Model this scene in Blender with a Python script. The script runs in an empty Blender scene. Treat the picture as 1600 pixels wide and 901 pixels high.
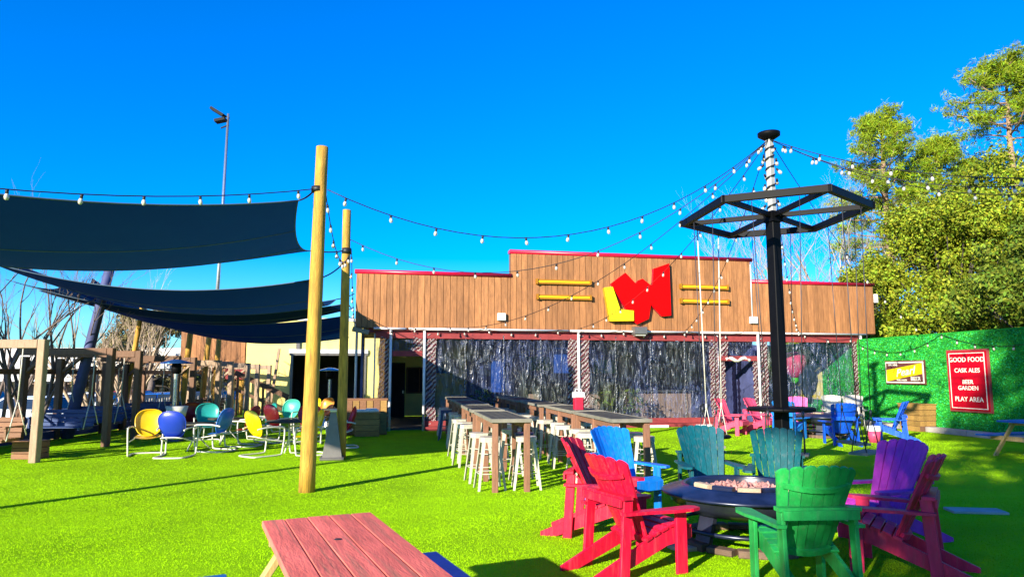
import bpy, math, random
import numpy as np
from mathutils import Vector, Matrix
random.seed(7); RNG = np.random.default_rng(11)
R = math.radians
S = bpy.context.scene
COL = S.collection

# ------------------------------------------------------------------ camera, sky, sun, exposure
cam_d = bpy.data.cameras.new('camera'); cam = bpy.data.objects.new('camera', cam_d); COL.objects.link(cam)
cam.location = (0, 0, 1.7); cam.rotation_euler = (R(90 + 6.9), 0, 0)
cam_d.sensor_width = 36; cam_d.lens = 24.75; cam_d.clip_start = 0.05; cam_d.clip_end = 3000
S.camera = cam
SUN_EL, SUN_AZ = 18.5, 34.0            # the light travels towards (sin az, cos az), away from the camera
wd_ = bpy.data.worlds.new('World'); S.world = wd_; wd_.use_nodes = True
nt = wd_.node_tree; bg = nt.nodes['Background']
sky = nt.nodes.new('ShaderNodeTexSky'); sky.sky_type = 'NISHITA'; sky.sun_disc = False
sky.sun_elevation = R(SUN_EL); sky.sun_rotation = R(180 + SUN_AZ); sky.altitude = 0
sky.air_density = 1.0; sky.dust_density = 0.3; sky.ozone_density = 3.0
hs = nt.nodes.new('ShaderNodeHueSaturation'); hs.inputs['Saturation'].default_value = 1.75; hs.inputs['Hue'].default_value = 0.497
hs.inputs['Value'].default_value = 1.0
tint = nt.nodes.new('ShaderNodeVectorMath'); tint.operation = 'MULTIPLY'; tint.inputs[1].default_value = (0.5, 0.93, 1.5)
nt.links.new(sky.outputs[0], hs.inputs['Color']); nt.links.new(hs.outputs[0], tint.inputs[0]); nt.links.new(tint.outputs[0], bg.inputs['Color'])
bg.inputs['Strength'].default_value = 0.092
sd = bpy.data.lights.new('sun', 'SUN'); so = bpy.data.objects.new('sun', sd); COL.objects.link(so)
sd.energy = 4.8; sd.angle = R(0.5); sd.color = (1.0, 0.93, 0.78)
so.rotation_euler = (R(90 - SUN_EL), 0, R(-SUN_AZ)); so.location = (-20, -30, 30)
S.view_settings.view_transform = 'Standard'; S.view_settings.look = 'None'
S.view_settings.exposure = 1.2; S.view_settings.gamma = 1.0
S.cycles.max_bounces = 8; S.cycles.transparent_max_bounces = 16

# ------------------------------------------------------------------ materials
MATS = {}
def mat(name, col, rough=0.6, metal=0.0, var=0.12, scale=6.0, bump=0.0, bscale=40.0, spec=0.4, rnd=0.0,
        stretch=None, objcol=False, island=0.0, coat=0.0, grain=None, dirt=0.0):
    """procedural principled: noise-broken colour, fine relief, per-object and per-leaf variation"""
    if name in MATS: return MATS[name]
    m = bpy.data.materials.new(name); m.use_nodes = True
    t = m.node_tree; N = t.nodes; L = t.links; p = N['Principled BSDF']
    p.inputs['Roughness'].default_value = rough; p.inputs['Metallic'].default_value = metal
    p.inputs['Specular IOR Level'].default_value = spec
    if coat: p.inputs['Coat Weight'].default_value = coat; p.inputs['Coat Roughness'].default_value = 0.15
    tc = N.new('ShaderNodeTexCoord'); mp = N.new('ShaderNodeMapping')
    L.new(tc.outputs['Object'], mp.inputs['Vector'])
    if stretch: mp.inputs['Scale'].default_value = stretch
    oi = N.new('ShaderNodeObjectInfo')
    ad = N.new('ShaderNodeVectorMath'); ad.operation = 'ADD'
    sc = N.new('ShaderNodeVectorMath'); sc.operation = 'SCALE'; sc.inputs['Scale'].default_value = 37.0
    cb = N.new('ShaderNodeCombineXYZ'); L.new(oi.outputs['Random'], cb.inputs[0]); L.new(oi.outputs['Random'], cb.inputs[2])
    L.new(cb.outputs[0], sc.inputs[0]); L.new(mp.outputs[0], ad.inputs[0]); L.new(sc.outputs[0], ad.inputs[1])
    no = N.new('ShaderNodeTexNoise'); no.inputs['Scale'].default_value = scale; no.inputs['Detail'].default_value = 6
    no.inputs['Roughness'].default_value = 0.62
    L.new(ad.outputs[0], no.inputs['Vector'])
    mr = N.new('ShaderNodeMapRange'); mr.inputs[1].default_value = 0.3; mr.inputs[2].default_value = 0.7
    mr.inputs[3].default_value = 1 - var; mr.inputs[4].default_value = 1 + var
    L.new(no.outputs['Fac'], mr.inputs[0])
    val = mr.outputs[0]
    if rnd:
        m2 = N.new('ShaderNodeMapRange'); m2.inputs[3].default_value = 1 - rnd; m2.inputs[4].default_value = 1 + rnd
        L.new(oi.outputs['Random'], m2.inputs[0])
        mu = N.new('ShaderNodeMath'); mu.operation = 'MULTIPLY'; L.new(val, mu.inputs[0]); L.new(m2.outputs[0], mu.inputs[1]); val = mu.outputs[0]
    if island:
        ge = N.new('ShaderNodeNewGeometry')
        m3 = N.new('ShaderNodeMapRange'); m3.inputs[3].default_value = 1 - island; m3.inputs[4].default_value = 1 + island
        L.new(ge.outputs['Random Per Island'], m3.inputs[0])
        mu = N.new('ShaderNodeMath'); mu.operation = 'MULTIPLY'; L.new(val, mu.inputs[0]); L.new(m3.outputs[0], mu.inputs[1]); val = mu.outputs[0]
    vm = N.new('ShaderNodeVectorMath'); vm.operation = 'SCALE'; L.new(val, vm.inputs['Scale'])
    if objcol: L.new(oi.outputs['Color'], vm.inputs[0])
    else: vm.inputs[0].default_value = col[:3]
    out = vm.outputs[0]
    if island and name.endswith(('leaf', 'needle')):
        hv = N.new('ShaderNodeHueSaturation'); mh = N.new('ShaderNodeMapRange'); mh.inputs[3].default_value = 0.465; mh.inputs[4].default_value = 0.545
        wn = N.new('ShaderNodeTexWhiteNoise'); wn.noise_dimensions = '1D'; L.new(ge.outputs['Random Per Island'], wn.inputs['W'])
        L.new(wn.outputs['Value'], mh.inputs[0]); L.new(mh.outputs[0], hv.inputs['Hue']); L.new(out, hv.inputs['Color']); out = hv.outputs[0]
    if grain:                                             # dark streaks of grain: (colour, scale, stretch, strength)
        gcol, gs, gst, gk = grain
        gm = N.new('ShaderNodeMapping'); gm.inputs['Scale'].default_value = gst
        L.new(ad.outputs[0], gm.inputs['Vector'])
        gn = N.new('ShaderNodeTexNoise'); gn.inputs['Scale'].default_value = gs; gn.inputs['Detail'].default_value = 5; gn.inputs['Distortion'].default_value = 0.6
        L.new(gm.outputs[0], gn.inputs['Vector'])
        gr = N.new('ShaderNodeMapRange'); gr.inputs[1].default_value = 0.52; gr.inputs[2].default_value = 0.72; gr.inputs[3].default_value = 0; gr.inputs[4].default_value = gk
        L.new(gn.outputs['Fac'], gr.inputs[0])
        mx = N.new('ShaderNodeMix'); mx.data_type = 'RGBA'; L.new(gr.outputs[0], mx.inputs['Factor'])
        L.new(out, mx.inputs[6]); mx.inputs[7].default_value = (*gcol, 1); out = mx.outputs[2]
    L.new(out, p.inputs['Base Color'])
    if bump:
        bn = N.new('ShaderNodeTexNoise'); bn.inputs['Scale'].default_value = bscale; bn.inputs['Detail'].default_value = 4
        L.new(ad.outputs[0], bn.inputs['Vector'])
        bu = N.new('ShaderNodeBump'); bu.inputs['Strength'].default_value = bump; bu.inputs['Distance'].default_value = 0.02
        L.new(bn.outputs['Fac'], bu.inputs['Height']); L.new(bu.outputs[0], p.inputs['Normal'])
    MATS[name] = m
    return m

WOODG = lambda c, k=0.7, st=(14, 14, 0.8): (c, 3.0, st, k)
M_turf = mat('turf_base', (0.28, 0.53, 0.002), 0.9, var=0.25, scale=0.7, bump=0.8, bscale=160, spec=0.1)
M_blade = mat('turf_blade', (0.33, 0.59, 0.002), 0.8, var=0.25, scale=0.5, spec=0.05, island=0.14)
M_far = mat('far_ground', (0.16, 0.15, 0.13), 0.9, var=0.2, scale=0.6, bump=0.3)
M_asph = mat('asphalt', (0.10, 0.10, 0.10), 0.9, var=0.2, scale=3, bump=0.3)
M_conc = mat('concrete', (0.42, 0.36, 0.32), 0.85, var=0.15, scale=5, bump=0.25, rnd=0.06)
M_board = mat('cedar_board', (0.36, 0.152, 0.053), 0.7, var=0.3, scale=2.2, stretch=(6, 6, 1), bump=0.25, rnd=0.22, grain=WOODG((0.11, 0.04, 0.014), 0.85))
M_redcap = mat('red_cap', (0.45, 0.004, 0.03), 0.35, var=0.1, spec=0.5)
M_white = mat('white_paint', (0.72, 0.70, 0.68), 0.4, var=0.08)
M_cream = mat('yellow_stucco', (0.82, 0.68, 0.22), 0.85, var=0.06, scale=3, bump=0.25, bscale=90)
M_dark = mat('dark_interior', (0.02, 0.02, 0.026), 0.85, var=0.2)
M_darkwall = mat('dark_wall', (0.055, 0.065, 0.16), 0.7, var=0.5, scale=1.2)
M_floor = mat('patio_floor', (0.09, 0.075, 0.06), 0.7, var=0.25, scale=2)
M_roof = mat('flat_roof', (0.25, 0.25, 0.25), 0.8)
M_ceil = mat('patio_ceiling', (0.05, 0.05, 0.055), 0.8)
M_maroon = mat('maroon_canvas', (0.26, 0.035, 0.035), 0.75, var=0.2, bump=0.2)
M_greym = mat('grey_metal', (0.22, 0.20, 0.18), 0.45, 0.6)
M_black = mat('black_steel', (0.003, 0.003, 0.004), 0.55, var=0.25, spec=0.12, bump=0.05)
M_steel = mat('bare_steel', (0.6, 0.6, 0.6), 0.3, 0.9)
M_pole = mat('weathered_log', (0.50, 0.27, 0.036), 0.75, var=0.34, scale=3, stretch=(5, 5, 1), bump=0.5, bscale=25, rnd=0.1, grain=WOODG((0.14, 0.075, 0.02), 1.0, (7, 7, 0.6)))
M_sail = mat('navy_sail', (0.006, 0.042, 0.125), 0.75, var=0.12, scale=2, bump=0.08, bscale=300, spec=0.1)
def cloth_through(m, col, fac):        # woven fabric lets a little light through
    t = m.node_tree; tl = t.nodes.new('ShaderNodeBsdfTranslucent'); tl.inputs['Color'].default_value = (*col, 1)
    mx = t.nodes.new('ShaderNodeMixShader'); mx.inputs[0].default_value = fac
    t.links.new(t.nodes['Principled BSDF'].outputs[0], mx.inputs[1]); t.links.new(tl.outputs[0], mx.inputs[2]); t.links.new(mx.outputs[0], t.nodes['Material Output'].inputs[0])
cloth_through(M_sail, (0.002, 0.02, 0.06), 0.5)
M_sailhem = mat('sail_hem', (0.05, 0.09, 0.14), 0.7)
M_cable = mat('black_cable', (0.012, 0.012, 0.012), 0.5)
M_bulb = mat('bulb_glass', (0.52, 0.48, 0.40), 0.08, var=0.03, spec=0.9)
M_paint = mat('adirondack_paint', (1, 1, 1), 0.45, var=0.24, scale=5, bump=0.12, bscale=30, objcol=True, spec=0.22, stretch=(3, 3, 1), rnd=0.09, grain=((0.30, 0.24, 0.22), 2.0, (6, 6, 1.6), 0.13))
M_retro = mat('retro_paint', (1, 1, 1), 0.35, var=0.07, objcol=True, coat=0.3)
M_wtube = mat('white_tube', (0.66, 0.62, 0.54), 0.4, var=0.1)
M_stool = mat('cream_metal', (0.52, 0.48, 0.39), 0.42, var=0.2, scale=9, spec=0.5)
M_ttop = mat('grey_plank', (0.075, 0.072, 0.055), 0.8, spec=0.12, var=0.25, scale=4, stretch=(6, 1, 6), bump=0.15, rnd=0.2, grain=((0.03, 0.03, 0.03), 3, (12, 0.8, 12), 0.6))
M_tedge = mat('grey_edge', (0.22, 0.20, 0.155), 0.7, spec=0.15, var=0.2, rnd=0.1)
M_tleg = mat('brown_post', (0.25, 0.115, 0.065), 0.6, var=0.2, stretch=(6, 6, 1), bump=0.15, rnd=0.12, grain=WOODG((0.08, 0.035, 0.02), 0.6))
M_picred = mat('faded_red_paint', (0.80, 0.165, 0.115), 0.7, var=0.25, scale=3.0, stretch=(4, 0.8, 4), bump=0.25, bscale=20, rnd=0.14, spec=0.15, grain=((0.34, 0.15, 0.09), 1.3, (5, 0.8, 5), 0.75))
M_picblue = mat('blue_bench_paint', (0.012, 0.12, 0.42), 0.5, var=0.15, bump=0.15, rnd=0.05)
M_pine = mat('raw_pine', (0.52, 0.34, 0.13), 0.65, var=0.2, stretch=(8, 8, 1), bump=0.2, grain=WOODG((0.28, 0.15, 0.05), 0.6))
M_tan = mat('tan_timber', (0.36, 0.24, 0.15), 0.65, var=0.2, stretch=(5, 5, 1), bump=0.2, rnd=0.1, grain=WOODG((0.14, 0.08, 0.045), 0.6))
M_brown = mat('brown_timber', (0.17, 0.085, 0.045), 0.7, var=0.25, stretch=(5, 5, 1), bump=0.2, rnd=0.2, grain=WOODG((0.05, 0.025, 0.015), 0.6))
M_bench = mat('swing_plank', (0.24, 0.11, 0.05), 0.6, var=0.2, stretch=(1, 6, 6), bump=0.15, rnd=0.15, grain=((0.1, 0.04, 0.02), 3, (0.8, 12, 12), 0.6))
M_navyp = mat('navy_plank', (0.02, 0.05, 0.16), 0.55, var=0.2, rnd=0.15)
M_crate = mat('crate_plank', (0.34, 0.19, 0.05), 0.65, var=0.22, stretch=(1, 5, 5), bump=0.2, rnd=0.16, grain=((0.12, 0.06, 0.02), 3, (0.8, 12, 12), 0.6))
M_rope = mat('white_rope', (0.62, 0.58, 0.48), 0.8, var=0.3, scale=60, bump=0.5, bscale=120)
M_chain = mat('dark_chain', (0.06, 0.06, 0.07), 0.45, 0.5)
M_pit = mat('pit_metal', (0.016, 0.018, 0.03), 0.28, 0.0, var=0.4, scale=4, spec=0.6)
M_rim = mat('pit_rim', (0.012, 0.018, 0.05), 0.3, 0.2, var=0.5, scale=5, spec=0.6)
M_stone = mat('tan_stone', (0.42, 0.30, 0.19), 0.8, var=0.2, scale=6, bump=0.4, rnd=0.15)
M_lava = mat('lava_rock', (0.42, 0.20, 0.17), 0.85, var=0.35, scale=9, bump=0.5, island=0.4)
M_hedge = mat('turf_panel', (0.018, 0.27, 0.028), 0.8, var=0.3, scale=3, bump=0.6, bscale=60, spec=0.1)
M_hedgeb = mat('hedge_leaf', (0.03, 0.45, 0.045), 0.7, var=0.3, scale=1.5, island=0.5, spec=0.2)
M_signred = mat('sign_red', (0.44, 0.002, 0.014), 0.5, var=0.12, spec=0.1)
M_signw = mat('sign_lettering', (0.8, 0.76, 0.62), 0.5, var=0.03)
M_signframe = mat('sign_frame', (0.30, 0.05, 0.05), 0.5)
M_signbr = mat('sign_brown', (0.12, 0.035, 0.03), 0.45)
M_signy = mat('sign_yellow', (0.85, 0.62, 0.004), 0.4, var=0.04)
M_wred = mat('letter_red', (0.88, 0.0, 0.0), 0.5, var=0.05, spec=0.12)
M_wreds = mat('letter_red_side', (0.40, 0.002, 0.03), 0.4)
M_lyel = mat('letter_yellow', (0.85, 0.66, 0.004), 0.4, var=0.03)
M_lyels = mat('letter_yellow_side', (0.42, 0.27, 0.01), 0.4)
M_amber = mat('amber_bar', (0.34, 0.145, 0.006), 0.4, var=0.08)
M_bark = mat('grey_bark', (0.16, 0.12, 0.10), 0.85, var=0.3, bump=0.5, rnd=0.1)
M_darkbark = mat('dark_bark', (0.05, 0.04, 0.03), 0.9, var=0.3)
M_paleb = mat('pale_bark', (0.45, 0.33, 0.22), 0.8, var=0.35, scale=4, bump=0.3)
M_pineb = mat('pine_bark', (0.30, 0.19, 0.12), 0.9, var=0.3, bump=0.5)
M_leaf = mat('broad_leaf', (0.20, 0.235, 0.014), 0.6, var=0.4, scale=0.7, island=0.5, spec=0.12)
M_leaf2 = mat('dark_leaf', (0.12, 0.16, 0.014), 0.6, var=0.3, scale=0.5, island=0.5, spec=0.12)
M_needle = mat('pine_needle', (0.20, 0.26, 0.008), 0.6, var=0.3, scale=0.6, island=0.45, spec=0.2)
M_twig = mat('bare_twig', (0.42, 0.34, 0.28), 0.85, var=0.2)
M_brush = mat('russet_brush', (0.13, 0.105, 0.03), 0.85, var=0.3, island=0.4)
M_glass = mat('car_glass', (0.02, 0.03, 0.04), 0.08, spec=0.8)
M_car = mat('car_paint', (1, 1, 1), 0.25, var=0.02, objcol=True, coat=0.6)
M_tyre = mat('tyre_rubber', (0.015, 0.015, 0.015), 0.8)
M_mallw = mat('mall_fascia', (0.66, 0.63, 0.58), 0.7, var=0.05)
M_mallb = mat('mall_front', (0.20, 0.13, 0.10), 0.7, var=0.3, scale=1)
M_heat = mat('heater_steel', (0.55, 0.55, 0.53), 0.25, 0.8)
M_bluecloth = mat('blue_cloth', (0.01, 0.07, 0.30), 0.6)
M_pinkp = mat('pink_plastic', (0.6, 0.06, 0.14), 0.4)
M_redjar = mat('red_drink', (0.55, 0.02, 0.05), 0.15)
M_cush = mat('cream_cushion', (0.7, 0.66, 0.58), 0.8, bump=0.3)

def vinyl(name, tint, fac, cols, sc, k=1.0, band=False):
    m = bpy.data.materials.new(name); m.use_nodes = True
    t = m.node_tree; N = t.nodes; L = t.links; p = N['Principled BSDF']
    p.inputs['Roughness'].default_value = 0.2; p.inputs['Specular IOR Level'].default_value = 1.0
    tr = N.new('ShaderNodeBsdfTransparent'); tr.inputs['Color'].default_value = (*tint, 1)
    mx = N.new('ShaderNodeMixShader')
    tc = N.new('ShaderNodeTexCoord'); mp = N.new('ShaderNodeMapping'); mp.inputs['Scale'].default_value = sc
    if band: mp.inputs['Rotation'].default_value = (0, R(28), 0)
    L.new(tc.outputs['Object'], mp.inputs['Vector'])
    n1 = N.new('ShaderNodeTexNoise'); n1.inputs['Scale'].default_value = 2.2; n1.inputs['Detail'].default_value = 4; n1.inputs['Distortion'].default_value = 1.6
    n1.inputs['Roughness'].default_value = 0.5
    L.new(mp.outputs[0], n1.inputs['Vector'])
    n2 = N.new('ShaderNodeTexNoise'); n2.inputs['Scale'].default_value = 0.55; n2.inputs['Detail'].default_value = 3
    L.new(tc.outputs['Object'], n2.inputs['Vector'])
    cr = N.new('ShaderNodeValToRGB'); cr.color_ramp.elements[0].position = .46; cr.color_ramp.elements[1].position = .66
    cr.color_ramp.elements[0].color = (*cols[0], 1); cr.color_ramp.elements[1].color = (*cols[1], 1)
    if band:
        wv = N.new('ShaderNodeTexWave'); wv.wave_type = 'BANDS'; wv.bands_direction = 'Z'; wv.inputs['Scale'].default_value = .55; wv.inputs['Distortion'].default_value = 3.5; wv.inputs['Detail'].default_value = 2; wv.inputs['Detail Scale'].default_value = 1.2
        L.new(mp.outputs[0], wv.inputs['Vector'])
    L.new((wv if band else n2).outputs['Fac'], cr.inputs[0]); L.new(cr.outputs[0], p.inputs['Base Color'])
    if not band:                      # pale streaks painted in as glare on the wrinkled plastic
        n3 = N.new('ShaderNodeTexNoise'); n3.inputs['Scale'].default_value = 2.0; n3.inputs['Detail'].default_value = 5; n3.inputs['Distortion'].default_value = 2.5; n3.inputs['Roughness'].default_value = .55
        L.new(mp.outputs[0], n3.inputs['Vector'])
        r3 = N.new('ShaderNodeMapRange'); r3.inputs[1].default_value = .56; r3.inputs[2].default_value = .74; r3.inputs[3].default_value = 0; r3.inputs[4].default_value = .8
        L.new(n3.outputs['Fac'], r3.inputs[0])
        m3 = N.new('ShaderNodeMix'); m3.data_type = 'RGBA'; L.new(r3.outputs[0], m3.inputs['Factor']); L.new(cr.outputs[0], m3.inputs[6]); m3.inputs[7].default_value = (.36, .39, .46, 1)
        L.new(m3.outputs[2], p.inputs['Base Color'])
    bu = N.new('ShaderNodeBump'); bu.inputs['Strength'].default_value = 1.0; bu.inputs['Distance'].default_value = 0.12 * k
    L.new(n1.outputs['Fac'], bu.inputs['Height']); L.new(bu.outputs[0], p.inputs['Normal'])
    mr = N.new('ShaderNodeMapRange'); mr.inputs[1].default_value = 0.44; mr.inputs[2].default_value = 0.72; mr.inputs[3].default_value = max(.08, fac - 0.2); mr.inputs[4].default_value = min(1, fac + (0.5 if band else 0.36))
    L.new(n1.outputs['Fac'], mr.inputs[0]); L.new(mr.outputs[0], mx.inputs[0])
    L.new(tr.outputs[0], mx.inputs[1]); L.new(p.outputs[0], mx.inputs[2]); L.new(mx.outputs[0], N['Material Output'].inputs[0])
    return m
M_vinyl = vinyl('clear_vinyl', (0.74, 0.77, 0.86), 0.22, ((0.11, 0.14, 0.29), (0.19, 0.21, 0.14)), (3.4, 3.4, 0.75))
M_vinyle = vinyl('crumpled_vinyl', (0.45, 0.3, 0.3), 0.75, ((0.16, 0.02, 0.03), (0.52, 0.44, 0.41)), (9, 9, 4.5), .5, True)  # pale bands paint the glare of crumpled plastic over the maroon
M_seam = vinyl('vinyl_seam', (0.6, 0.6, 0.6), 0.6, ((0.10, 0.11, 0.16), (0.36, 0.37, 0.39)), (9, 9, 5), .4, True)

# ------------------------------------------------------------------ mesh helper
class MB:
    def __init__(s): s.v = []; s.f = []; s.mi = []; s.sm = []
    def add(s, vs, fs, mi=0, sm=False, M=None):
        b = len(s.v)
        s.v += [tuple(M @ Vector(v)) for v in vs] if M is not None else [tuple(v) for v in vs]
        s.f += [tuple(b + i for i in f) for f in fs]; s.mi += [mi] * len(fs); s.sm += [sm] * len(fs)
        return s
    def box(s, c, d, M=None, mi=0, rot=None, bev=0.0):
        x, y, z = (k / 2 for k in d)
        T = Matrix.Translation(c) @ (rot.to_4x4() if rot is not None else Matrix.Identity(4))
        if M is not None: T = M @ T
        if bev and min(x, y, z) > bev:
            # chamfer the four long edges along the longest axis and the ends' rim stays square: 16-vert prism
            ax = max(range(3), key=lambda i: d[i]); h = (x, y, z)[ax]; o = [i for i in range(3) if i != ax]
            a, b = (x, y, z)[o[0]], (x, y, z)[o[1]]; e = bev
            ring = [(a - e, -b), (a, -b + e), (a, b - e), (a - e, b), (-a + e, b), (-a, b - e), (-a, -b + e), (-a + e, -b)]
            vs = []
            for k in (-h, h):
                for (p, q) in ring:
                    w = [0, 0, 0]; w[ax] = k; w[o[0]] = p; w[o[1]] = q; vs.append(tuple(w))
            n = 8; fs = [tuple(range(n - 1, -1, -1)), tuple(range(n, 2 * n))] + [(i, (i + 1) % n, n + (i + 1) % n, n + i) for i in range(n)]
            if ax == 1: fs = [tuple(reversed(f)) for f in fs]
            return s.add(vs, fs, mi, False, T)
        vs = [(-x, -y, -z), (x, -y, -z), (x, y, -z), (-x, y, -z), (-x, -y, z), (x, -y, z), (x, y, z), (-x, y, z)]
        fs = [(0, 3, 2, 1), (4, 5, 6, 7), (0, 1, 5, 4), (1, 2, 6, 5), (2, 3, 7, 6), (3, 0, 4, 7)]
        return s.add(vs, fs, mi, False, T)
    def beam(s, p, q, w, h, mi=0, up=(0, 0, 1), bev=0.0):
        p = Vector(p); q = Vector(q); y = (q - p); L = y.length; y.normalize()
        u = Vector(up); x = y.cross(u)
        if x.length < 1e-4: x = y.cross(Vector((0, 1, 0)))
        x.normalize(); z = x.cross(y)
        rot = Matrix((x, y, z)).transposed()
        return s.box((p + q) / 2, (w, L, h), None, mi, rot, bev)
    def tube(s, pts, r, n=8, mi=0, caps=True, sm=True):
        pts = [Vector(p) for p in pts]; k = len(pts)
        rr = r if isinstance(r, (list, tuple)) else [r] * k
        vs = []; fs = []; prev = None
        for i, p in enumerate(pts):
            d = (pts[min(i + 1, k - 1)] - pts[max(i - 1, 0)])
            if d.length < 1e-9: d = Vector((0, 0, 1))
            d.normalize()
            if prev is None:
                a = Vector((1, 0, 0)) if abs(d.x) < 0.9 else Vector((0, 1, 0))
                u = d.cross(a).normalized()
            else:
                u = (prev - d * prev.dot(d))
                u = u.normalized() if u.length > 1e-6 else d.orthogonal().normalized()
            prev = u; w = d.cross(u)
            for j in range(n):
                t = 2 * math.pi * j / n
                vs.append(p + (u * math.cos(t) + w * math.sin(t)) * rr[i])
        for i in range(k - 1):
            for j in range(n):
                fs.append((i * n + j, i * n + (j + 1) % n, (i + 1) * n + (j + 1) % n, (i + 1) * n + j))
        s.add(vs, fs, mi, sm)
        if caps and n > 2:
            b = len(s.v) - len(vs)
            s.f += [tuple(b + j for j in range(n - 1, -1, -1)), tuple(b + (k - 1) * n + j for j in range(n))]
            s.mi += [mi, mi]; s.sm += [False, False]
        return s
    def lathe(s, prof, n=24, mi=0, M=None, sm=True, closed=False):
        vs = []; fs = []
        for (r, z) in prof:
            for j in range(n):
                t = 2 * math.pi * j / n; vs.append((r * math.cos(t), r * math.sin(t), z))
        k = len(prof)
        for i in range(k if closed else k - 1):
            for j in range(n):
                i2 = (i + 1) % k
                fs.append((i * n + j, i * n + (j + 1) % n, i2 * n + (j + 1) % n, i2 * n + j))
        return s.add(vs, fs, mi, sm, M)
    def prism(s, poly, z0, z1, mi=0, M=None, mside=None):
        """polygon (x,y) extruded along z; M maps to where it goes"""
        n = len(poly)
        vs = [(x, y, z0) for x, y in poly] + [(x, y, z1) for x, y in poly]
        s.add(vs, [tuple(range(n - 1, -1, -1)), tuple(range(n, 2 * n))], mi, False, M)
        b = len(s.v) - 2 * n
        s.f += [(b + i, b + (i + 1) % n, b + n + (i + 1) % n, b + n + i) for i in range(n)]
        s.mi += [mi if mside is None else mside] * n; s.sm += [False] * n
        return s
    def mesh(s, name, mats):
        me = bpy.data.meshes.new(name); me.from_pydata(s.v, [], s.f)
        for m in (mats if isinstance(mats, (list, tuple)) else [mats]): me.materials.append(m)
        me.polygons.foreach_set('material_index', s.mi); me.polygons.foreach_set('use_smooth', s.sm)
        me.update()
        return me
    def build(s, name, mats, parent=None, **kw):
        return link(s.mesh(name, mats), name, parent, **kw)

def link(me, name, parent=None, label=None, cat=None, group=None, kind=None, color=None):
    o = bpy.data.objects.new(name, me); COL.objects.link(o)
    if parent is not None: o.parent = parent
    return tag(o, label, cat, group, kind, color)
def tag(o, label=None, cat=None, group=None, kind=None, color=None):
    if label: o['label'] = label
    if cat: o['category'] = cat
    if group: o['group'] = group
    if kind: o['kind'] = kind
    if color: o.color = (*color, 1)
    return o
def thing(name, label, cat, loc=(0, 0, 0), rz=0.0, group=None):
    o = bpy.data.objects.new(name, None); COL.objects.link(o); o.empty_display_size = 0.2
    o.location = loc; o.rotation_euler = (0, 0, rz)
    return tag(o, label, cat, group)
KIDS = {}
def kids(o):
    return [c for c in COL.objects if c.parent is o]
def tree_of(o):
    return (o, [tree_of(c) for c in kids(o)])
def copy_tree(tr, parent=None, color=None):
    o, ch = tr
    c = o.copy(); COL.objects.link(c); c.parent = parent
    if color is not None and o.type == 'MESH': c.color = (*color, 1)
    for t in ch: copy_tree(t, c, color)
    return c
def place(tr, used, loc, rz, label, group, color=None, scale=None):
    """first call moves the source itself, later calls copy it with all its parts"""
    if not used[0]:
        o = tr[0]; used[0] = True
        if color is not None:
            for c in tr[1]:
                c[0].color = (*color, 1)
                for d in c[1]: d[0].color = (*color, 1)
    else: o = copy_tree(tr, None, color)
    o.location = loc; o.rotation_euler = (0, 0, rz); o['label'] = label
    if group: o['group'] = group
    if scale: o.scale = (scale,) * 3
    return o
def face_dir(dx, dy):                 # rz that turns local -Y to (dx,dy)
    return math.atan2(dx, -dy)
def fast_mesh(name, V, F, mats, parent=None, mi=None, **kw):
    V = np.asarray(V, dtype=np.float32); F = np.asarray(F, dtype=np.int32); k = F.shape[1]
    me = bpy.data.meshes.new(name)
    me.vertices.add(len(V)); me.vertices.foreach_set('co', V.ravel())
    me.loops.add(F.size); me.loops.foreach_set('vertex_index', F.ravel())
    me.polygons.add(len(F)); me.polygons.foreach_set('loop_start', np.arange(0, F.size, k, dtype=np.int32))
    me.polygons.foreach_set('loop_total', np.full(len(F), k, dtype=np.int32))
    for m in (mats if isinstance(mats, (list, tuple)) else [mats]): me.materials.append(m)
    if mi is not None: me.polygons.foreach_set('material_index', np.asarray(mi, dtype=np.int32))
    me.update(); me.validate()
    return link(me, name, parent, **kw)
def leaf_quads(C, size, ratio=0.55, nrm=None, tilt=0.75):
    """one pointed four-cornered leaf at every centre C; with nrm the leaves lie roughly like shingles on that surface"""
    n = len(C); unit = lambda a: a / np.linalg.norm(a, axis=1)[:, None]
    w = unit(RNG.normal(size=(n, 3)))
    if nrm is not None: w = unit(nrm + w * tilt)
    d = RNG.normal(size=(n, 3)); d -= (d * w).sum(1)[:, None] * w; d = unit(d); e = np.cross(w, d)
    s = (size * RNG.uniform(0.55, 1.35, n))[:, None]
    V = np.stack([C - d * s * .5, C + e * s * ratio * .5, C + d * s * .5, C - e * s * ratio * .5], 1).reshape(-1, 3)
    F = np.arange(4 * n).reshape(n, 4)
    return V, F

# ------------------------------------------------------------------ ground
g = MB(); g.box((0, 300, -0.80), (1600, 1600, 0.4)); g.build('far_ground', M_far, kind='structure', label='grey open ground beyond the beer garden')
g = MB(); g.box((-45, 40, -0.59), (64, 80, 0.02)); g.build('parking_lot', M_asph, kind='structure', label='asphalt parking lot left of the beer garden')
g = MB()
nx, ny = 84, 110
def lawnz(x, y): return 0.0
g.add([(-12.6, -30, 0), (34, -30, 0), (34, 44, 0), (-12.6, 44, 0), (-12.6, -30, -0.58), (34, -30, -0.58), (34, 44, -0.58), (-12.6, 44, -0.58)],
      [(0, 1, 2, 3), (0, 3, 7, 4), (1, 5, 6, 2), (0, 4, 5, 1), (3, 2, 6, 7)])
g.build('lawn', M_turf, kind='structure', label='bright green artificial turf lawn of the beer garden')
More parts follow.
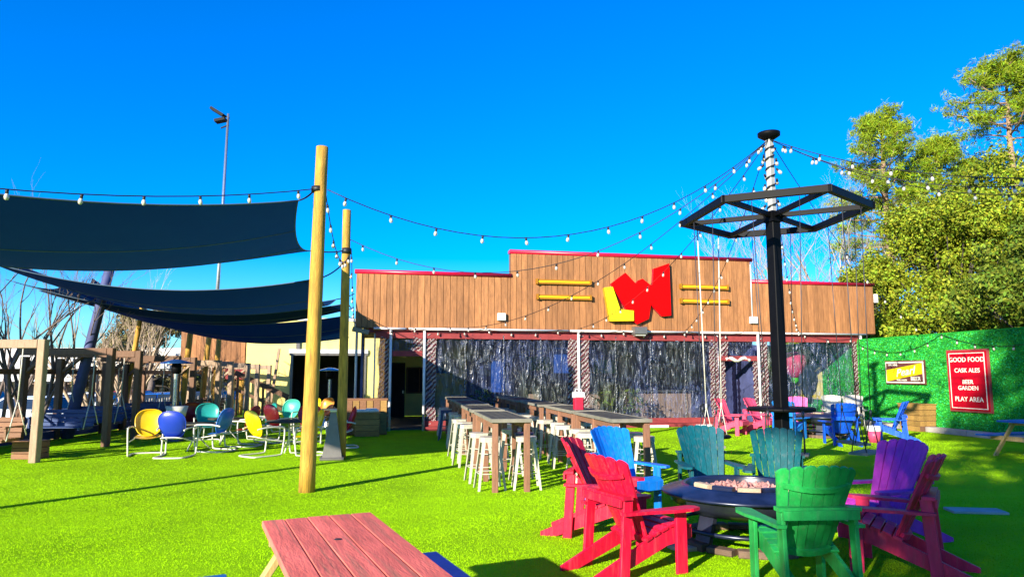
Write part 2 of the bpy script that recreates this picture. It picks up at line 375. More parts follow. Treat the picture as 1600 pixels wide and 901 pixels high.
# blades of the turf, thinner with distance
def blades(n, y0, y1, xw0, xw1, h, w):
    y = RNG.uniform(y0, y1, n) ; y = y0 + (y - y0) ** 1.0
    x = RNG.uniform(-1, 1, n) * (y * 0.76 + 0.3); y = y; x = np.clip(x, -12.4, 33)
    a = RNG.uniform(0, 2 * np.pi, n); hh = h * RNG.uniform(.6, 1.4, n); ww = w * RNG.uniform(.7, 1.3, n)
    lx = RNG.normal(0, .5, n) * hh; ly = RNG.normal(0, .5, n) * hh
    V = np.stack([np.stack([x - np.cos(a) * ww, y - np.sin(a) * ww, 0 * x], 1), np.stack([x + np.cos(a) * ww, y + np.sin(a) * ww, 0 * x], 1),
                  np.stack([x + lx, y + ly, hh], 1)], 1).reshape(-1, 3)
    return V
V = np.concatenate([blades(190000, 3.4, 6.5, 0, 0, .008, .0024), blades(190000, 6.5, 10, 0, 0, .008, .0032), blades(160000, 10, 16, 0, 0, .007, .0048), blades(90000, 16, 22.5, 0, 0, .007, .007)])
fast_mesh('grass', V, np.arange(len(V)).reshape(-1, 3), M_blade, kind='stuff', label='short bright blades of the artificial turf')

# ------------------------------------------------------------------ restaurant front, local frame: x along the facade, y into the building
FA = R(11.5); A0 = Vector((-2.63, 21.66, 0))
def FW(s, off, z): return (A0.x + math.cos(FA) * s - math.sin(FA) * off, A0.y + math.sin(FA) * s + math.cos(FA) * off, z)
bld = thing('restaurant_building', 'long wood clad restaurant front with red capped stepped parapet and clear vinyl curtains', 'building', A0, FA)
def board_run(s0, s1, z0, z1):
    s = s0
    while s < s1 - 0.05:
        w = min(random.uniform(0.17, 0.225), s1 - s)
        if s1 - s - w < 0.06: w = s1 - s
        MB().box((s + w / 2, -0.02 + random.uniform(-.004, .004), (z0 + z1) / 2), (w - 0.013, 0.03, z1 - z0 - random.uniform(0, .01)), None, 0, None, 0.004).build('board', M_board, bld)
        s += w
board_run(-2.15, 2.64, 3.09, 4.76); board_run(2.64, 11.0, 3.09, 5.53); board_run(11.0, 15.72, 3.09, 4.79)
w = MB()
for s0, s1, z1 in ((-2.15, 2.63, 4.74), (2.63, 11.01, 5.51), (11.01, 15.72, 4.77)):
    w.box(((s0 + s1) / 2, 0.11, (3.07 + z1) / 2), (s1 - s0 - .004, 0.22, z1 - 3.07))
w.build('parapet_wall', M_brown, bld)
for s0, s1, z in ((-2.2, 2.66, 4.80), (2.60, 11.06, 5.575), (10.98, 15.77, 4.83)):
    c = MB(); c.tube([(s0, -0.02, z - .01), (s1, -0.02, z - .01)], 0.07, 10); c.box(((s0 + s1) / 2, .13, z), (s1 - s0 - .01, .26, .10)); c.build('red_cap', M_redcap, bld)
for s0, s1 in ((-1.6, -.62), (-.55, 4.5), (4.56, 9.0), (9.05, 15.3)):
    MB().tube([(s0, -0.09, 3.06), (s1, -0.09, 3.06)], 0.035, 8).build('white_pipe', M_white, bld)
MB().box((6.7, 0.10, 3.0), (16.9, 0.10, 0.13)).build('header_beam', M_maroon, bld)
MB().box((-1.98, -.14, 2.98), (.5, .24, .13), None, 0, Matrix.Rotation(R(12), 3, 'Y')).build('corner_flashing', M_greym, bld)
# the covered patio behind the curtains
ROOF1 = 11.1; DEP = 6.2
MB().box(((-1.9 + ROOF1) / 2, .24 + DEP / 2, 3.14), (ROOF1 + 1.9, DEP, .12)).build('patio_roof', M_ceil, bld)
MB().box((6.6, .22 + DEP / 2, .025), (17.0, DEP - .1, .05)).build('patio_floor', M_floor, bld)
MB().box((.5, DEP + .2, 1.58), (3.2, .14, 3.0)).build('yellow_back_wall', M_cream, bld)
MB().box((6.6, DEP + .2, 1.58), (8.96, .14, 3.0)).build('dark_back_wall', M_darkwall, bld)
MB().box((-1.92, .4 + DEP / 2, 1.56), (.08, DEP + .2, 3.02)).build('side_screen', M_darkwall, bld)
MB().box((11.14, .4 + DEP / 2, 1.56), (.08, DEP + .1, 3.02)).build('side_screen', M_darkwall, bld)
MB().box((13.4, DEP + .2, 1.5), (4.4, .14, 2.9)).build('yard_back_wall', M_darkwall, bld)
d = MB().box((-.62, DEP + .1, 1.08), (.62, .05, 2.1)).build('door', M_dark, bld); MB().box((-.38, DEP + .06, 1.0), (.04, .05, .12)).build('handle', M_steel, d)
wf = MB(); wf.box((.25, DEP + .10, 1.45), (.9, .04, .9)); wf = wf.build('window', M_dark, bld)
fr = MB()
for (cx, cz, sx, sz) in ((.25, 1.93, 1.0, .06), (.25, .97, 1.0, .06), (-.23, 1.45, .06, .9), (.73, 1.45, .06, .9), (.25, 1.45, .04, .9)): fr.box((cx, DEP + .085, cz), (sx, .05, sz))
fr.build('frame', M_brown, wf)
b = MB(); b.box((8.6, 2.6, .55), (2.4, .5, 1.0)); bc = b.build('bar_counter', M_brown, bld)
for i in range(12): MB().box((7.5 + i * .2, 2.33, .52), (.185, .03, .95)).build('counter_plank', M_tan, bc)
MB().box((8.6, 2.55, 1.085), (2.6, .7, .05)).build('counter_top', M_ttop, bc)
for s, y in ((2.2, 3.0), (3.6, 4.2), (6.2, 3.4)):
    t_ = MB(); t_.box((s, y, .74), (1.0, .8, .05)); t_.box((s, y, .38), (.1, .1, .7)); t_.build('patio_table', M_brown, bld)
for s, y in ((1.1, 1.6), (3.9, 2.2), (5.9, 1.5), (6.9, 4.6)):
    t_ = MB(); t_.box((s, y, .46), (.44, .44, .05)); t_.box((s, y + .2, .75), (.44, .04, .5)); t_.box((s, y, .22), (.38, .38, .42)); t_.build('patio_chair', M_tan, bld)
for s, y, m_ in ((6.0, .9, M_hedge), (7.2, 1.1, M_hedge), (1.9, .8, M_hedge)):
    MB().lathe([(.12, .05), (.17, .4), (0, .4)], 12, 0, Matrix.Translation((s, y, 0))).build('plant_pot', M_greym, bld)
    C = np.stack([RNG.normal(s, .17, 160), RNG.normal(y, .15, 160), RNG.uniform(.4, 1.15, 160)], 1)
    V, F = leaf_quads(C, .2, .35); fast_mesh('potted_plant', V, F, M_leaf2, bld)
for s in (1.5, 3.6, 5.6, 7.4, 9.0):
    t_ = MB(); t_.tube([(s, 2.4, 3.05), (s, 2.4, 2.5)], .01, 5); t_.lathe([(.03, 2.5), (.2, 2.35), (.19, 2.33)], 14, 0, Matrix.Translation((s, 2.4, 0))); t_.build('pendant_lamp', M_greym, bld)
for s, y, zz in ((1.3, 5.9, 2.0), (3.2, 6.0, 1.9), (5.0, 6.0, 2.1), (6.6, 6.0, 1.9), (7.8, 6.0, 2.0)):
    MB().box((s, y, zz), (.9, .06, .55)).build('wall_picture', random.choice([M_bluecloth, M_darkwall, M_hedge, M_greym]), bld)
# kerb under the curtains with white blocks
MB().box((7.6, -.06, .055), (15.2, .22, .11)).build('threshold', M_maroon, bld)
for s, l in ((5.9, .5), (7.4, .7), (9.0, .5), (2.2, .4), (3.6, .5), (12.6, .7)): MB().box((s, -.22, .035), (l, .16, .07)).build('base_block', M_white, bld)
# posts
for s in (-1.08, -.06, 4.85, 11.16, 15.1): MB().tube([(s, -.05, 0), (s, -.05, 3.03)], .042, 10).build('post', M_white, bld)
for s, y in ((-1.55, .1), (9.72, .05)): MB().tube([(s, y, 0), (s, y, 3.0)], .025, 8).build('post', M_white, bld)
MB().tube([(-2.1, .5, 0), (-2.1, .5, 3.0)], .04, 8).build('post', M_white, bld)
# vinyl curtains as crumpled sheets
def curtain(s0, s1, z0, z1, edge=(1, 1), y0=0.03, amp=0.022, hole=None):
    nx = max(8, int((s1 - s0) / .055)); nz = 46
    ph = [(random.uniform(0, 6), random.uniform(1.5, 9), random.uniform(-2.5, 2.5)) for _ in range(9)]
    vs = []; fs = []
    for j in range(nz + 1):
        for i in range(nx + 1):
            u = i / nx; t = j / nz; s = s0 + (s1 - s0) * u; z = z0 + (z1 - z0) * t
            k = sum(math.sin(a + f * s * 2.2 + q * z + 1.3 * math.sin(q * z + a)) for a, f, q in ph) / 3
            top = max(0, t - .72) / .28; bot = max(0, .2 - t) / .2
            fold = math.sin(s * 21 + (1 - t) * 5 * math.sin(s * 3)) * .045 * top + math.sin(s * 33 + 2 * math.sin(s * 5)) * .02 * top + math.sin(s * 25 + t * 9) * .03 * bot
            vs.append((s, y0 + amp * k + fold, z))
    for j in range(nz):
        for i in range(nx):
            a = j * (nx + 1) + i; fs.append((a, a + 1, a + nx + 2, a + nx + 1))
    m = MB(); m.add(vs, fs, 0, True)
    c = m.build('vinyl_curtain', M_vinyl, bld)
    # crumpled edge bands beside the posts
    for side, e in enumerate(edge):
        if not e: continue
        vs = []; fs = []; wv = .30
        ss = s0 if side == 0 else s1 - wv
        for j in range(91):
            for i in range(11):
                u = i / 10; z = z0 + (z1 - z0) * j / 90
                vs.append((ss + wv * u + .02 * math.sin(z * 5), y0 - .05 + .035 * math.sin(z * 30 + (u * 5 if side else -u * 5) + 1.5 * math.sin(z * 3.1)) * math.sin(math.pi * min(1, u + .15)) + .012 * math.sin(z * 71 + u * 9), z))
        for j in range(90):
            for i in range(10):
                a = j * 11 + i; fs.append((a, a + 1, a + 12, a + 11))
        MB().add(vs, fs, 0, True).build('edge_band', M_vinyle, c)
    # straps and seams
    n = max(1, int((s1 - s0) / 1.15))
    for k in range(1, n):
        s = s0 + (s1 - s0) * k / n; 
        pts = [(s + .012 * math.sin(z_ * 7 + k), y0 - .06 - .02 * math.sin(z_ * 11 + k), z_) for z_ in [z0 + .02 + (z1 - z0 - .05) * q / 22 for q in range(23)]]
        m = MB()
        for a_, b_ in zip(pts, pts[1:]): m.beam(a_, b_, .03, .006, 0, (0, 1, 0))
        m.build('seam', M_seam, c)
    MB().box(((s0 + s1) / 2, y0 - .02, z0 + .06), (s1 - s0, .12, .16)).build('hem', M_maroon, c)
    MB().box(((s0 + s1) / 2, y0 - .045, z1 - .06), (s1 - s0, .05, .17)).build('valance', M_maroon, c)
    return c
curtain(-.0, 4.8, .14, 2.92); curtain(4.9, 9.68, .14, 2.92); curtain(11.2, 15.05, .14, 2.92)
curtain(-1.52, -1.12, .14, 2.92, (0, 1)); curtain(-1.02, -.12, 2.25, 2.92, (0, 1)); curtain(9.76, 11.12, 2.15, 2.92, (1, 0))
c = MB(); pts = [(9.95 + .9 * i / 8, -.02 + .03 * math.sin(i * 2), 2.18 + .05 * math.sin(i * 1.3)) for i in range(9)]
c.tube(pts, .06, 8); c.build('rolled_flap', M_cush, bld)
for (s0, s1) in ((9.76, 9.94), (10.96, 11.12)):
    m = MB(); vs = []; fs = []
    for j in range(61):
        for i in range(6):
            z = .1 + 2.1 * j / 60; vs.append((s0 + (s1 - s0) * i / 5, .0 + .03 * math.sin(z * 26 + i), z))
    for j in range(60):
        for i in range(5): a = j * 6 + i; fs.append((a, a + 1, a + 7, a + 6))
    m.add(vs, fs, 0, True).build('edge_band', M_vinyle, bld)

MB().box((4.55, .9, 2.2), (.55, .04, .95)).build('blue_banner', M_bluecloth, bld)
MB().box((2.5, 1.5, 1.7), (.4, .3, 1.2)).build('blue_cooler', M_bluecloth, bld)
# sign letters, bars and boxes hung on the cladding
lt = thing('letter_sign', 'big red slanted W with a yellow L tucked under it on the wood parapet', 'sign', A0, FA)
MF = Matrix(((1, 0, 0, 0), (0, 0, -1, 0), (0, 1, 0, 0), (0, 0, 0, 1)))       # (s, z, out) -> local
Wp = [(5.93, 4.6), (6.43, 4.97), (6.78, 4.62), (6.86, 4.73), (7.02, 4.79), (7.3, 4.58), (7.37, 4.62), (7.42, 5.14), (7.96, 5.33), (7.98, 3.60), (7.66, 3.57), (7.28, 3.95), (7.2, 3.48), (6.80, 3.30), (6.66, 3.40)]
def inset(poly, d):
    n = len(poly); o = []
    area = sum(poly[i][0] * poly[(i + 1) % n][1] - poly[(i + 1) % n][0] * poly[i][1] for i in range(n))
    sg = 1 if area > 0 else -1
    for i in range(n):
        p0, p1, p2 = Vector(poly[i - 1]), Vector(poly[i]), Vector(poly[(i + 1) % n])
        a = (p1 - p0).normalized(); b_ = (p2 - p1).normalized()
        na = Vector((-a.y, a.x)) * sg; nb = Vector((-b_.y, b_.x)) * sg
        h = (na + nb); h = h / max(.35, h.length_squared / 2) if h.length > 1e-5 else na
        o.append(tuple(p1 + h * d * 1.0 * (1 if h.length < 2 else 2 / h.length)))
    return o
def letter(poly, name, ms, face, d=.16, rim=.05):
    if sum(poly[i][0] * poly[(i + 1) % len(poly)][1] - poly[(i + 1) % len(poly)][0] * poly[i][1] for i in range(len(poly))) < 0: poly = poly[::-1]
    o = MB().prism(poly, .012, d - .002, 0, MF, 0).build(name, ms, lt)
    MB().prism(poly, d, d + .03, 0, MF).build('letter_face', face, o)
    return o
letter(Wp, 'letter_w', M_wreds, M_wred)
Lp = [(5.68, 4.46), (5.96, 4.49), (6.20, 3.77), (6.66, 3.73), (6.66, 3.40), (5.86, 3.38)]
letter(Lp, 'letter_l', M_lyels, M_lyel, .22, .035)
gr_ = MB()
for a_, b_ in (((5.76, 4.44), (5.945, 3.43)), ((5.945, 3.43), (6.64, 3.455)), ((5.70, 4.43), (5.95, 4.46)), ((6.20, 3.745), (6.64, 3.71))): gr_.beam((a_[0], -.252, a_[1]), (b_[0], -.252, b_[1]), .022, .008, 0, (0, 1, 0))
gr_.build('letter_groove', M_lyels, lt)
for s0, s1, z, lb in ((3.44, 5.28, 4.62, 'upper yellow bar left of the red W'), (3.46, 5.28, 4.13, 'lower yellow bar left of the red W'),
                      (8.36, 10.1, 4.58, 'upper yellow bar right of the red W'), (8.36, 10.1, 4.10, 'lower yellow bar right of the red W')):
    t_ = thing('sign_bar', lb, 'sign bar', A0, FA, 'yellow bars flanking the red letter')
    MB().box(((s0 + s1) / 2, -.085, z), (s1 - s0, .09, .15)).build('bar_box', M_amber, t_)
    MB().box(((s0 + s1) / 2, -.135, z), (s1 - s0 - .14, .02, .045)).build('bar_face', M_signy, t_)
    for s in (s0 + .03, s1 - .03): MB().box((s, -.11, z), (.06, .12, .17)).build('bar_end', M_amber, t_)
for s, z, lb in ((2.33, 3.47, 'small white electrical box low on the left parapet wing'), (11.0, 3.5, 'small white electrical box where the parapet steps down')):
    o = thing('electrical_box', lb, 'box', A0, FA, 'white boxes on the parapet')
    MB().box((s, -.09, z), (.25, .11, .23), None, 0, None, .015).build('case', M_white, o); MB().box((s, -.15, z), (.19, .012, .17)).build('cover', M_white, o)
    if s > 5: MB().tube([(s - .02, -.06, z + .1), (s - .02, -.06, 5.4)], .02, 6).build('conduit', M_white, o)
o = thing('wall_light', 'grey boxy floodlight under the red W on the white pipe', 'light', A0, FA)
MB().box((6.86, -.2, 3.08), (.42, .3, .26), None, 0, None, .03).build('housing', M_greym, o); MB().box((6.86, -.2, 2.935), (.34, .22, .03)).build('lens', M_bulb, o)
o = thing('corner_lamp', 'cream lamp on the right end of the parapet', 'lamp', A0, FA)
MB().box((15.86, .05, 4.35), (.16, .16, .3), None, 0, None, .03).build('shade', M_cush, o); MB().box((15.76, .06, 4.35), (.06, .06, .1)).build('bracket', M_greym, o)

# yellow main building further back on the left, with the garage opening
OFF = 9.8
yb = thing('yellow_building', 'pale yellow stucco building with a dark garage opening and brown cladding', 'building', A0, FA)
YH = 3.98
w = MB()
w.box(((-6.8 - 4.95) / 2, OFF + .15, YH / 2), (1.85, .3, YH)); w.box((-3.4, OFF + .15, (2.6 + YH) / 2), (3.1, .3, YH - 2.6)); w.box((.6, OFF + .15, YH / 2), (4.9, .3, YH))
w.build('wall', M_cream, yb)
MB().box((-1.9, OFF + .15, YH + .06), (9.95, .36, .12)).build('wall_cap', M_white, yb)
MB().box((-2, OFF + 4, 3.6), (9.5, 7.3, .2)).build('roof', M_roof, yb)
d = MB(); d.box((-3.4, OFF + 3.4, 1.3), (3.6, .1, 2.6)); d.box((-5.15, OFF + 1.9, 1.3), (.1, 3, 2.6)); d.box((-1.65, OFF + 1.9, 1.3), (.1, 3, 2.6)); d.box((-3.4, OFF + 1.9, 2.65), (3.6, 3.1, .1))
d.build('garage_opening', M_dark, yb)
MB().box((-3.4, OFF - .06, 2.66), (3.3, .1, .16)).build('door_lintel', M_white, yb)
MB().box((-3.4, OFF - .04, 2.53), (3.3, .08, .09)).build('door_track', M_greym, yb)
for s in (-4.93, -1.87): MB().box((s, OFF - .03, 1.25), (.1, .08, 2.5)).build('door_jamb', M_greym, yb)
MB().box((-4.7, OFF - .05, 3.25), (.16, .08, 1.0)).build('downpipe', M_greym, yb)
s = -9.4
while s < -6.85:
    wv = random.uniform(.17, .22); MB().box((s + wv / 2, OFF + .02 + random.uniform(-.004, .004), 2.85), (wv - .01, .04, 2.1)).build('board', M_board, yb); s += wv
MB().box((-8.1, OFF + .16, 2.85), (2.6, .2, 2.08)).build('cladding_core', M_brown, yb)
MB().box((-7.2, OFF - .06, 1.72), (.75, .06, .5)).build('red_panel', M_maroon, yb)
for s in (-9.3, -8.0, -6.95): MB().box((s, OFF + .1, .9), (.16, .16, 1.8)).build('canopy_post', M_pole, yb)
# leaning grey plank and stair rail by the yellow wall
o = thing('leaning_post', 'grey timber post leaning in front of the yellow wall left of the garage opening', 'post', FW(-5.5, OFF - .6, 0), FA)
MB().beam((-.2, 0, 0), (.1, 0, 2.75), .22, .1).build('shaft', M_tan, o); MB().beam((.1, -.02, 1.75), (.55, .3, 1.55), .02, .02).build('brace', M_greym, o)
o = thing('ramp_rail', 'sloping brown ramp handrail before the yellow wall', 'railing', FW(-7.0, OFF - 1.2, 0), FA)
MB().beam((0, 0, 1.75), (2.1, 0, .75), .08, .2).build('top_rail', M_brown, o); MB().beam((0, 0, 1.1), (2.1, 0, .15), .07, .12).build('lower_rail', M_brown, o)
for x, h in ((.1, 1.7), (1.1, 1.25), (2.05, .8)): MB().box((x, .07, h / 2), (.09, .06, h)).build('post', M_brown, o)

# ------------------------------------------------------------------ green turf wall on the right
W0 = Vector((12.05, 24.6, 0)); WR = math.atan2(-.986, .166)          # local x runs along the wall towards the camera, -y... the yard side
gw = thing('turf_wall', 'bright green artificial turf wall along the right side of the yard', 'wall', W0, WR)
# local frame: x = (0.166,-0.986), y = (0.986, 0.166) = away from the yard
MB().box((1.2, .09, 1.42), (15.4, .14, 2.84)).build('wall_core', M_hedge, gw)
for i in range(10):
    MB().box((-5.7 + i * 1.53, .005, 1.42), (1.51, .03, 2.82 + random.uniform(-.012, .012))).build('turf_panel', M_hedge, gw)
n = 60000; C = np.stack([RNG.uniform(-6.4, 8.8, n), RNG.uniform(-.035, -.012, n), RNG.uniform(0.02, 2.85, n)], 1)
V, F = leaf_quads(C, .06, .35); fast_mesh('turf_pile', V, F, M_hedgeb, gw, kind='stuff')
MB().box((1.2, .10, 2.87), (15.5, .2, .05)).build('top_rail', M_hedge, gw)
for i in range(11): MB().box((.6 + i * .8, -.28, .075), (.785, .34, .15), None, 0, None, .015).build('kerb_block', M_conc, gw)
def text(body, size, parent, M, m, ext=.006, sx=1.0, shear=0.0, name='lettering', bold=.0, align='CENTER'):
    cu = bpy.data.curves.new(name, 'FONT'); cu.body = body; cu.size = size; cu.extrude = ext; cu.align_x = align; cu.align_y = 'CENTER'; cu.shear = shear; cu.offset = bold; cu.space_character = 1.04
    cu.resolution_u = 4
    to = bpy.data.objects.new(name, cu); COL.objects.link(to)
    dg = bpy.context.evaluated_depsgraph_get(); me = bpy.data.meshes.new_from_object(to.evaluated_get(dg))
    bpy.data.objects.remove(to); me.transform(M @ Matrix.Diagonal((sx, 1, 1, 1))); me.materials.clear(); me.materials.append(m)
    return link(me, name, parent)
def WM(x, z, out): # text plane facing the yard: text x along wall x, text y up
    return Matrix(((1, 0, 0, x), (0, 0, -1, -out), (0, 1, 0, z), (0, 0, 0, 1)))
rs = thing('menu_sign', 'tall red sign on the green wall reading GOOD FOOD down to PLAY AREA', 'sign', W0, WR)
MB().box((4.8, -.065, 1.51), (1.46, .05, 1.74)).build('frame', M_signframe, rs)
MB().box((4.8, -.098, 1.51), (1.36, .02, 1.64)).build('panel', M_signred, rs)
bd = MB()
for (x, z, a, b_) in ((4.8, 2.275, 1.25, .02), (4.8, .745, 1.25, .02), (4.185, 1.51, .02, 1.51), (5.415, 1.51, .02, 1.51)): bd.box((x, -.112, z), (a, .008, b_))
bd.build('border_line', M_signw, rs)
for tx, z, sz in (('GOOD FOOD', 2.09, .185), ('CASK ALES', 1.79, .17), ('BEER', 1.47, .165), ('GARDEN', 1.30, .165), ('PLAY AREA', .99, .185)):
    text(tx, sz, rs, WM(4.8, z, .112), M_signw, .004, 1.04, 0, 'lettering', .0015)
bs = thing('beer_sign', 'small brown framed beer sign with a yellow diagonal band on the green wall', 'sign', W0, WR)
MB().box((2.3, -.06, 1.745), (1.74, .04, .74)).build('frame', M_signbr, bs)
MB().box((2.3, -.085, 1.745), (1.66, .014, .66)).build('white_edge', M_signw, bs)
MB().box((2.3, -.097, 1.745), (1.58, .014, .58)).build('panel', M_signbr, bs)
MB().prism([(1.515, 1.46), (1.515, 1.82), (3.085, 2.02), (3.085, 1.70)], .1, .11, 0, MF).build('yellow_band', M_signy, bs)
text('Pearl', .34, bs, WM(2.36, 1.755, .113) @ Matrix.Rotation(R(7.5), 4, 'Z'), M_signw, .006, 1.15, .35, 'lettering', .002)
text('BEER', .17, bs, WM(2.80, 1.545, .108), M_signw, .004, 1.1, 0, 'lettering', .003)
text('FINE LAGER', .075, bs, WM(2.20, 1.50, .108), M_signw, .004, 1.1, 0, 'lettering', .0)
text('THE FINE', .09, bs, WM(1.82, 1.975, .108), M_signw, .004, 1.15, 0, 'lettering', .0)
# things hanging on the wall behind the right curtain
o = thing('yellow_poster', 'pale yellow panel on the turf wall behind the right hand curtain', 'panel', W0, WR)
MB().box((-2.9, -.06, 1.4), (1.6, .04, 1.3)).build('board', M_cream, o); MB().box((-2.9, -.085, .85), (1.3, .02, .1)).build('strip', M_signy, o)
o = thing('hanging_ornament', 'red and teal hanging ornament behind the right hand curtain', 'ornament', FW(13.3, 1.2, 0), FA)
MB().lathe([(.05, 2.5), (.38, 2.4), (.42, 2.1), (.3, 1.75), (.08, 1.55)], 14).build('red_body', M_pinkp, o); MB().lathe([(.12, 1.56), (.14, 1.45), (.02, 1.35)], 10).build('teal_tip', M_hedgeb, o)
MB().tube([(0, 0, 2.5), (0, 0, 3.05)], .01, 5).build('cord', M_cable, o)
MB().tube([(0, 0, 3.05), (0, -1.05, 3.06)], .02, 5).build('arm', M_greym, o)

# plank crate planter against the turf wall
def crate(name, label, cat, loc, rz, wx, wy, h, rows, m, taper=0.0):
    o = thing(name, label, cat, loc, rz)
    MB().box((0, 0, h / 2), (wx - .06, wy - .06, h - .04)).build('core', M_brown, o)
    for k in range(rows):
        z = (k + .5) * h / rows; e = 1 - taper * (1 - (k + .5) / rows)
        for sg in (-1, 1):
            MB().box((0, sg * (wy / 2 - .012) * e, z), (wx * e, .024, h / rows - .012), None, 0, None, .004).build('plank', m, o)
            MB().box((sg * (wx / 2 - .012) * e, 0, z), (.024, wy * e - .05, h / rows - .012), None, 0, None, .004).build('plank', m, o)
    MB().box((0, 0, h + .012), (wx + .03, wy + .03, .024)).build('rim', m, o)
    return o
crate('plank_planter', 'brown plank crate planter against the green wall below the beer sign', 'planter', (12.2, 21.5, 0), WR + .03, .85, .6, .79, 5, M_crate, .1)
o = crate('host_stand', 'wooden plank counter box beside the patio doorway', 'counter', FW(-1.75, -1.0, 0), FA, 1.15, .6, .98, 1, M_bench)
for i in range(6): MB().box((-.48 + i * .19, -.31, .49), (.17, .03, .92)).build('plank', M_crate if i % 2 else M_bench, o)
crate('plank_bench', 'low yellowish plank box seat with a white pad before the counter box', 'box seat', FW(-1.72, -1.65, 0), FA, .66, .45, .62, 4, M_crate)
o = thing('seat_pad', 'white pad lying on the low plank box seat', 'cushion', FW(-1.72, -1.65, .65), FA)
MB().box((0, 0, .04), (.6, .4, .07), None, 0, None, .02).build('pad', M_cush, o); MB().box((.1, -.02, .09), (.3, .25, .03), None, 0, None, .01).build('folded_towel', M_white, o)

# ------------------------------------------------------------------ log poles
def log_pole(name, label, base, top, r0, r1, m=M_pole, seg=14, group=None, cap=True):
    base = Vector(base); top = Vector(top); o = thing(name, label, 'pole', base, 0, group)
    d = top - base; b1, b2 = random.uniform(-.02, .02), random.uniform(-.02, .02)
    pts = []; rr = []
    for i in range(seg + 1):
        t = i / seg; w = math.sin(t * math.pi)
        pts.append(d * t + Vector((b1 * w, b2 * w, 0))); rr.append((r0 + (r1 - r0) * t) * (1 + random.uniform(-.025, .025)))
    MB().tube(pts, rr, 18, 0, True).build('shaft', m, o)
    return o
p1 = log_pole('log_pole', 'tall yellow log pole standing nearest on the lawn with string lights at its top', (-2.98, 10.5, 0), (-2.92, 10.5, 5.16), .118, .09)
MB().tube([(.02, .0, 4.45), (.02, .0, 4.53)], .105, 14).build('cable_wrap', M_cable, p1)
p2 = log_pole('log_pole', 'second log pole behind the grey cone bin, its middle shaded by the sails', (-3.48, 14.62, 0), (-3.50, 14.62, 5.14), .10, .085)
MB().tube([(.0, .0, 4.2), (.0, .0, 4.32)], .1, 14).build('cable_wrap', M_cable, p2)
log_pole('log_pole', 'log pole standing out at the far left that carries the first sail and string lights', (-10.8, 3.0, 0), (-10.8, 3.0, 5.0), .11, .09)
log_pole('log_pole', 'pale log pole seen below the second sail left of the patio heater', (-12.1, 22, -.5), (-11.6, 22, 3.8), .085, .07)
log_pole('log_pole', 'log pole at the left edge of the brown cladding', (-11.15, 24, 0), (-10.93, 24, 3.55), .11, .09)
log_pole('log_pole', 'left one of two close log poles before the brown cladding', (-11.25, 25.8, 0), (-11.05, 25.8, 3.5), .11, .09)
log_pole('log_pole', 'right one of two close log poles before the brown cladding', (-10.75, 25.6, 0), (-10.62, 25.6, 3.4), .10, .08)
log_pole('steel_pole', 'thick dark steel pole leaning right behind the sails on the left', (-11.8, 19, 0), (-10.85, 19, 5.2), .15, .12, M_darkwall, 4)

# tall light mast
o = thing('light_mast', 'tall thin light mast with two floodlight heads rising above the first sail', 'light mast', (-12.75, 30, 0))
MB().tube([(0, 0, 0), (.15, 0, 7), (.2, 0, 13.1)], [.10, .075, .05], 10).build('mast', M_heat, o)
MB().beam((.25, 0, 12.9), (-.35, 0, 13.25), .06, .06).build('arm', M_black, o); MB().beam((.25, 0, 12.6), (-.1, 0, 12.45), .05, .05).build('arm', M_black, o)
for a, b_ in (((-.55, 0, 13.35), (.02, 0, 13.0)), ((-.35, 0, 12.75), (.1, 0, 12.85))):
    MB().beam(a, b_, .35, .12).build('floodlight_head', M_black, o)

# ------------------------------------------------------------------ shade sails (hypar fabric between curved edges)
def sail(label, c, sag, droop, nu=36, nv=20):
    """corners c: near-right, near-left, far-left, far-right; sag per edge (near, left, far, right)"""
    c = [Vector(p) for p in c]; o = thing('shade_sail', label, 'shade sail', (0, 0, 0), 0, 'navy shade sails')
    ctr = sum(c, Vector()) / 4
    def edge(a, b_, t, sg, pull):
        p = a.lerp(b_, t); w = 4 * t * (1 - t); inw = ctr - a.lerp(b_, .5)
        return p + Vector((0, 0, -sg * w)) + Vector((inw.x, inw.y, 0)) * pull * w
    vs = []
    for j in range(nv + 1):
        v = j / nv
        for i in range(nu + 1):
            u = i / nu
            n_ = edge(c[0], c[1], u, sag[0], .10); f_ = edge(c[3], c[2], u, sag[2], .10)
            r_ = edge(c[0], c[3], v, sag[3], .035); l_ = edge(c[1], c[2], v, sag[1], .08)
            bl = (c[0] * (1 - u) + c[1] * u) * (1 - v) + (c[3] * (1 - u) + c[2] * u) * v
            vs.append(n_ * (1 - v) + f_ * v + r_ * (1 - u) + l_ * u - bl - Vector((0, 0, droop * 16 * u * (1 - u) * v * (1 - v))))
    fs = []
    for j in range(nv):
        for i in range(nu): a = j * (nu + 1) + i; fs.append((a, a + 1, a + nu + 2, a + nu + 1))
    MB().add(vs, fs, 0, True).build('fabric', M_sail, o)
    for q in (.34, .67):
        j = int(q * nv); MB().tube([Vector(vs[j * (nu + 1) + i]) - Vector((0, 0, .004)) for i in range(nu + 1)], .009, 4).build('seam', M_sailhem, o)
    rim = [vs[i] for i in range(nu + 1)] + [vs[j * (nu + 1) + nu] for j in range(1, nv + 1)] + [vs[nv * (nu + 1) + i] for i in range(nu - 1, -1, -1)] + [vs[j * (nu + 1)] for j in range(nv - 1, -1, -1)]
    MB().tube(rim, .012, 5).build('edge_hem', M_sailhem, o)
    return o, c
def rope(label, a, b_, name='tie_rope', r=.014):
    o = MB().tube([Vector(a).lerp(Vector(b_), t / 6) - Vector((0, 0, .03 * math.sin(t / 6 * math.pi))) for t in range(7)], r, 6).build(name, M_cable)
    return tag(o, label, 'rope', 'sail tie ropes')
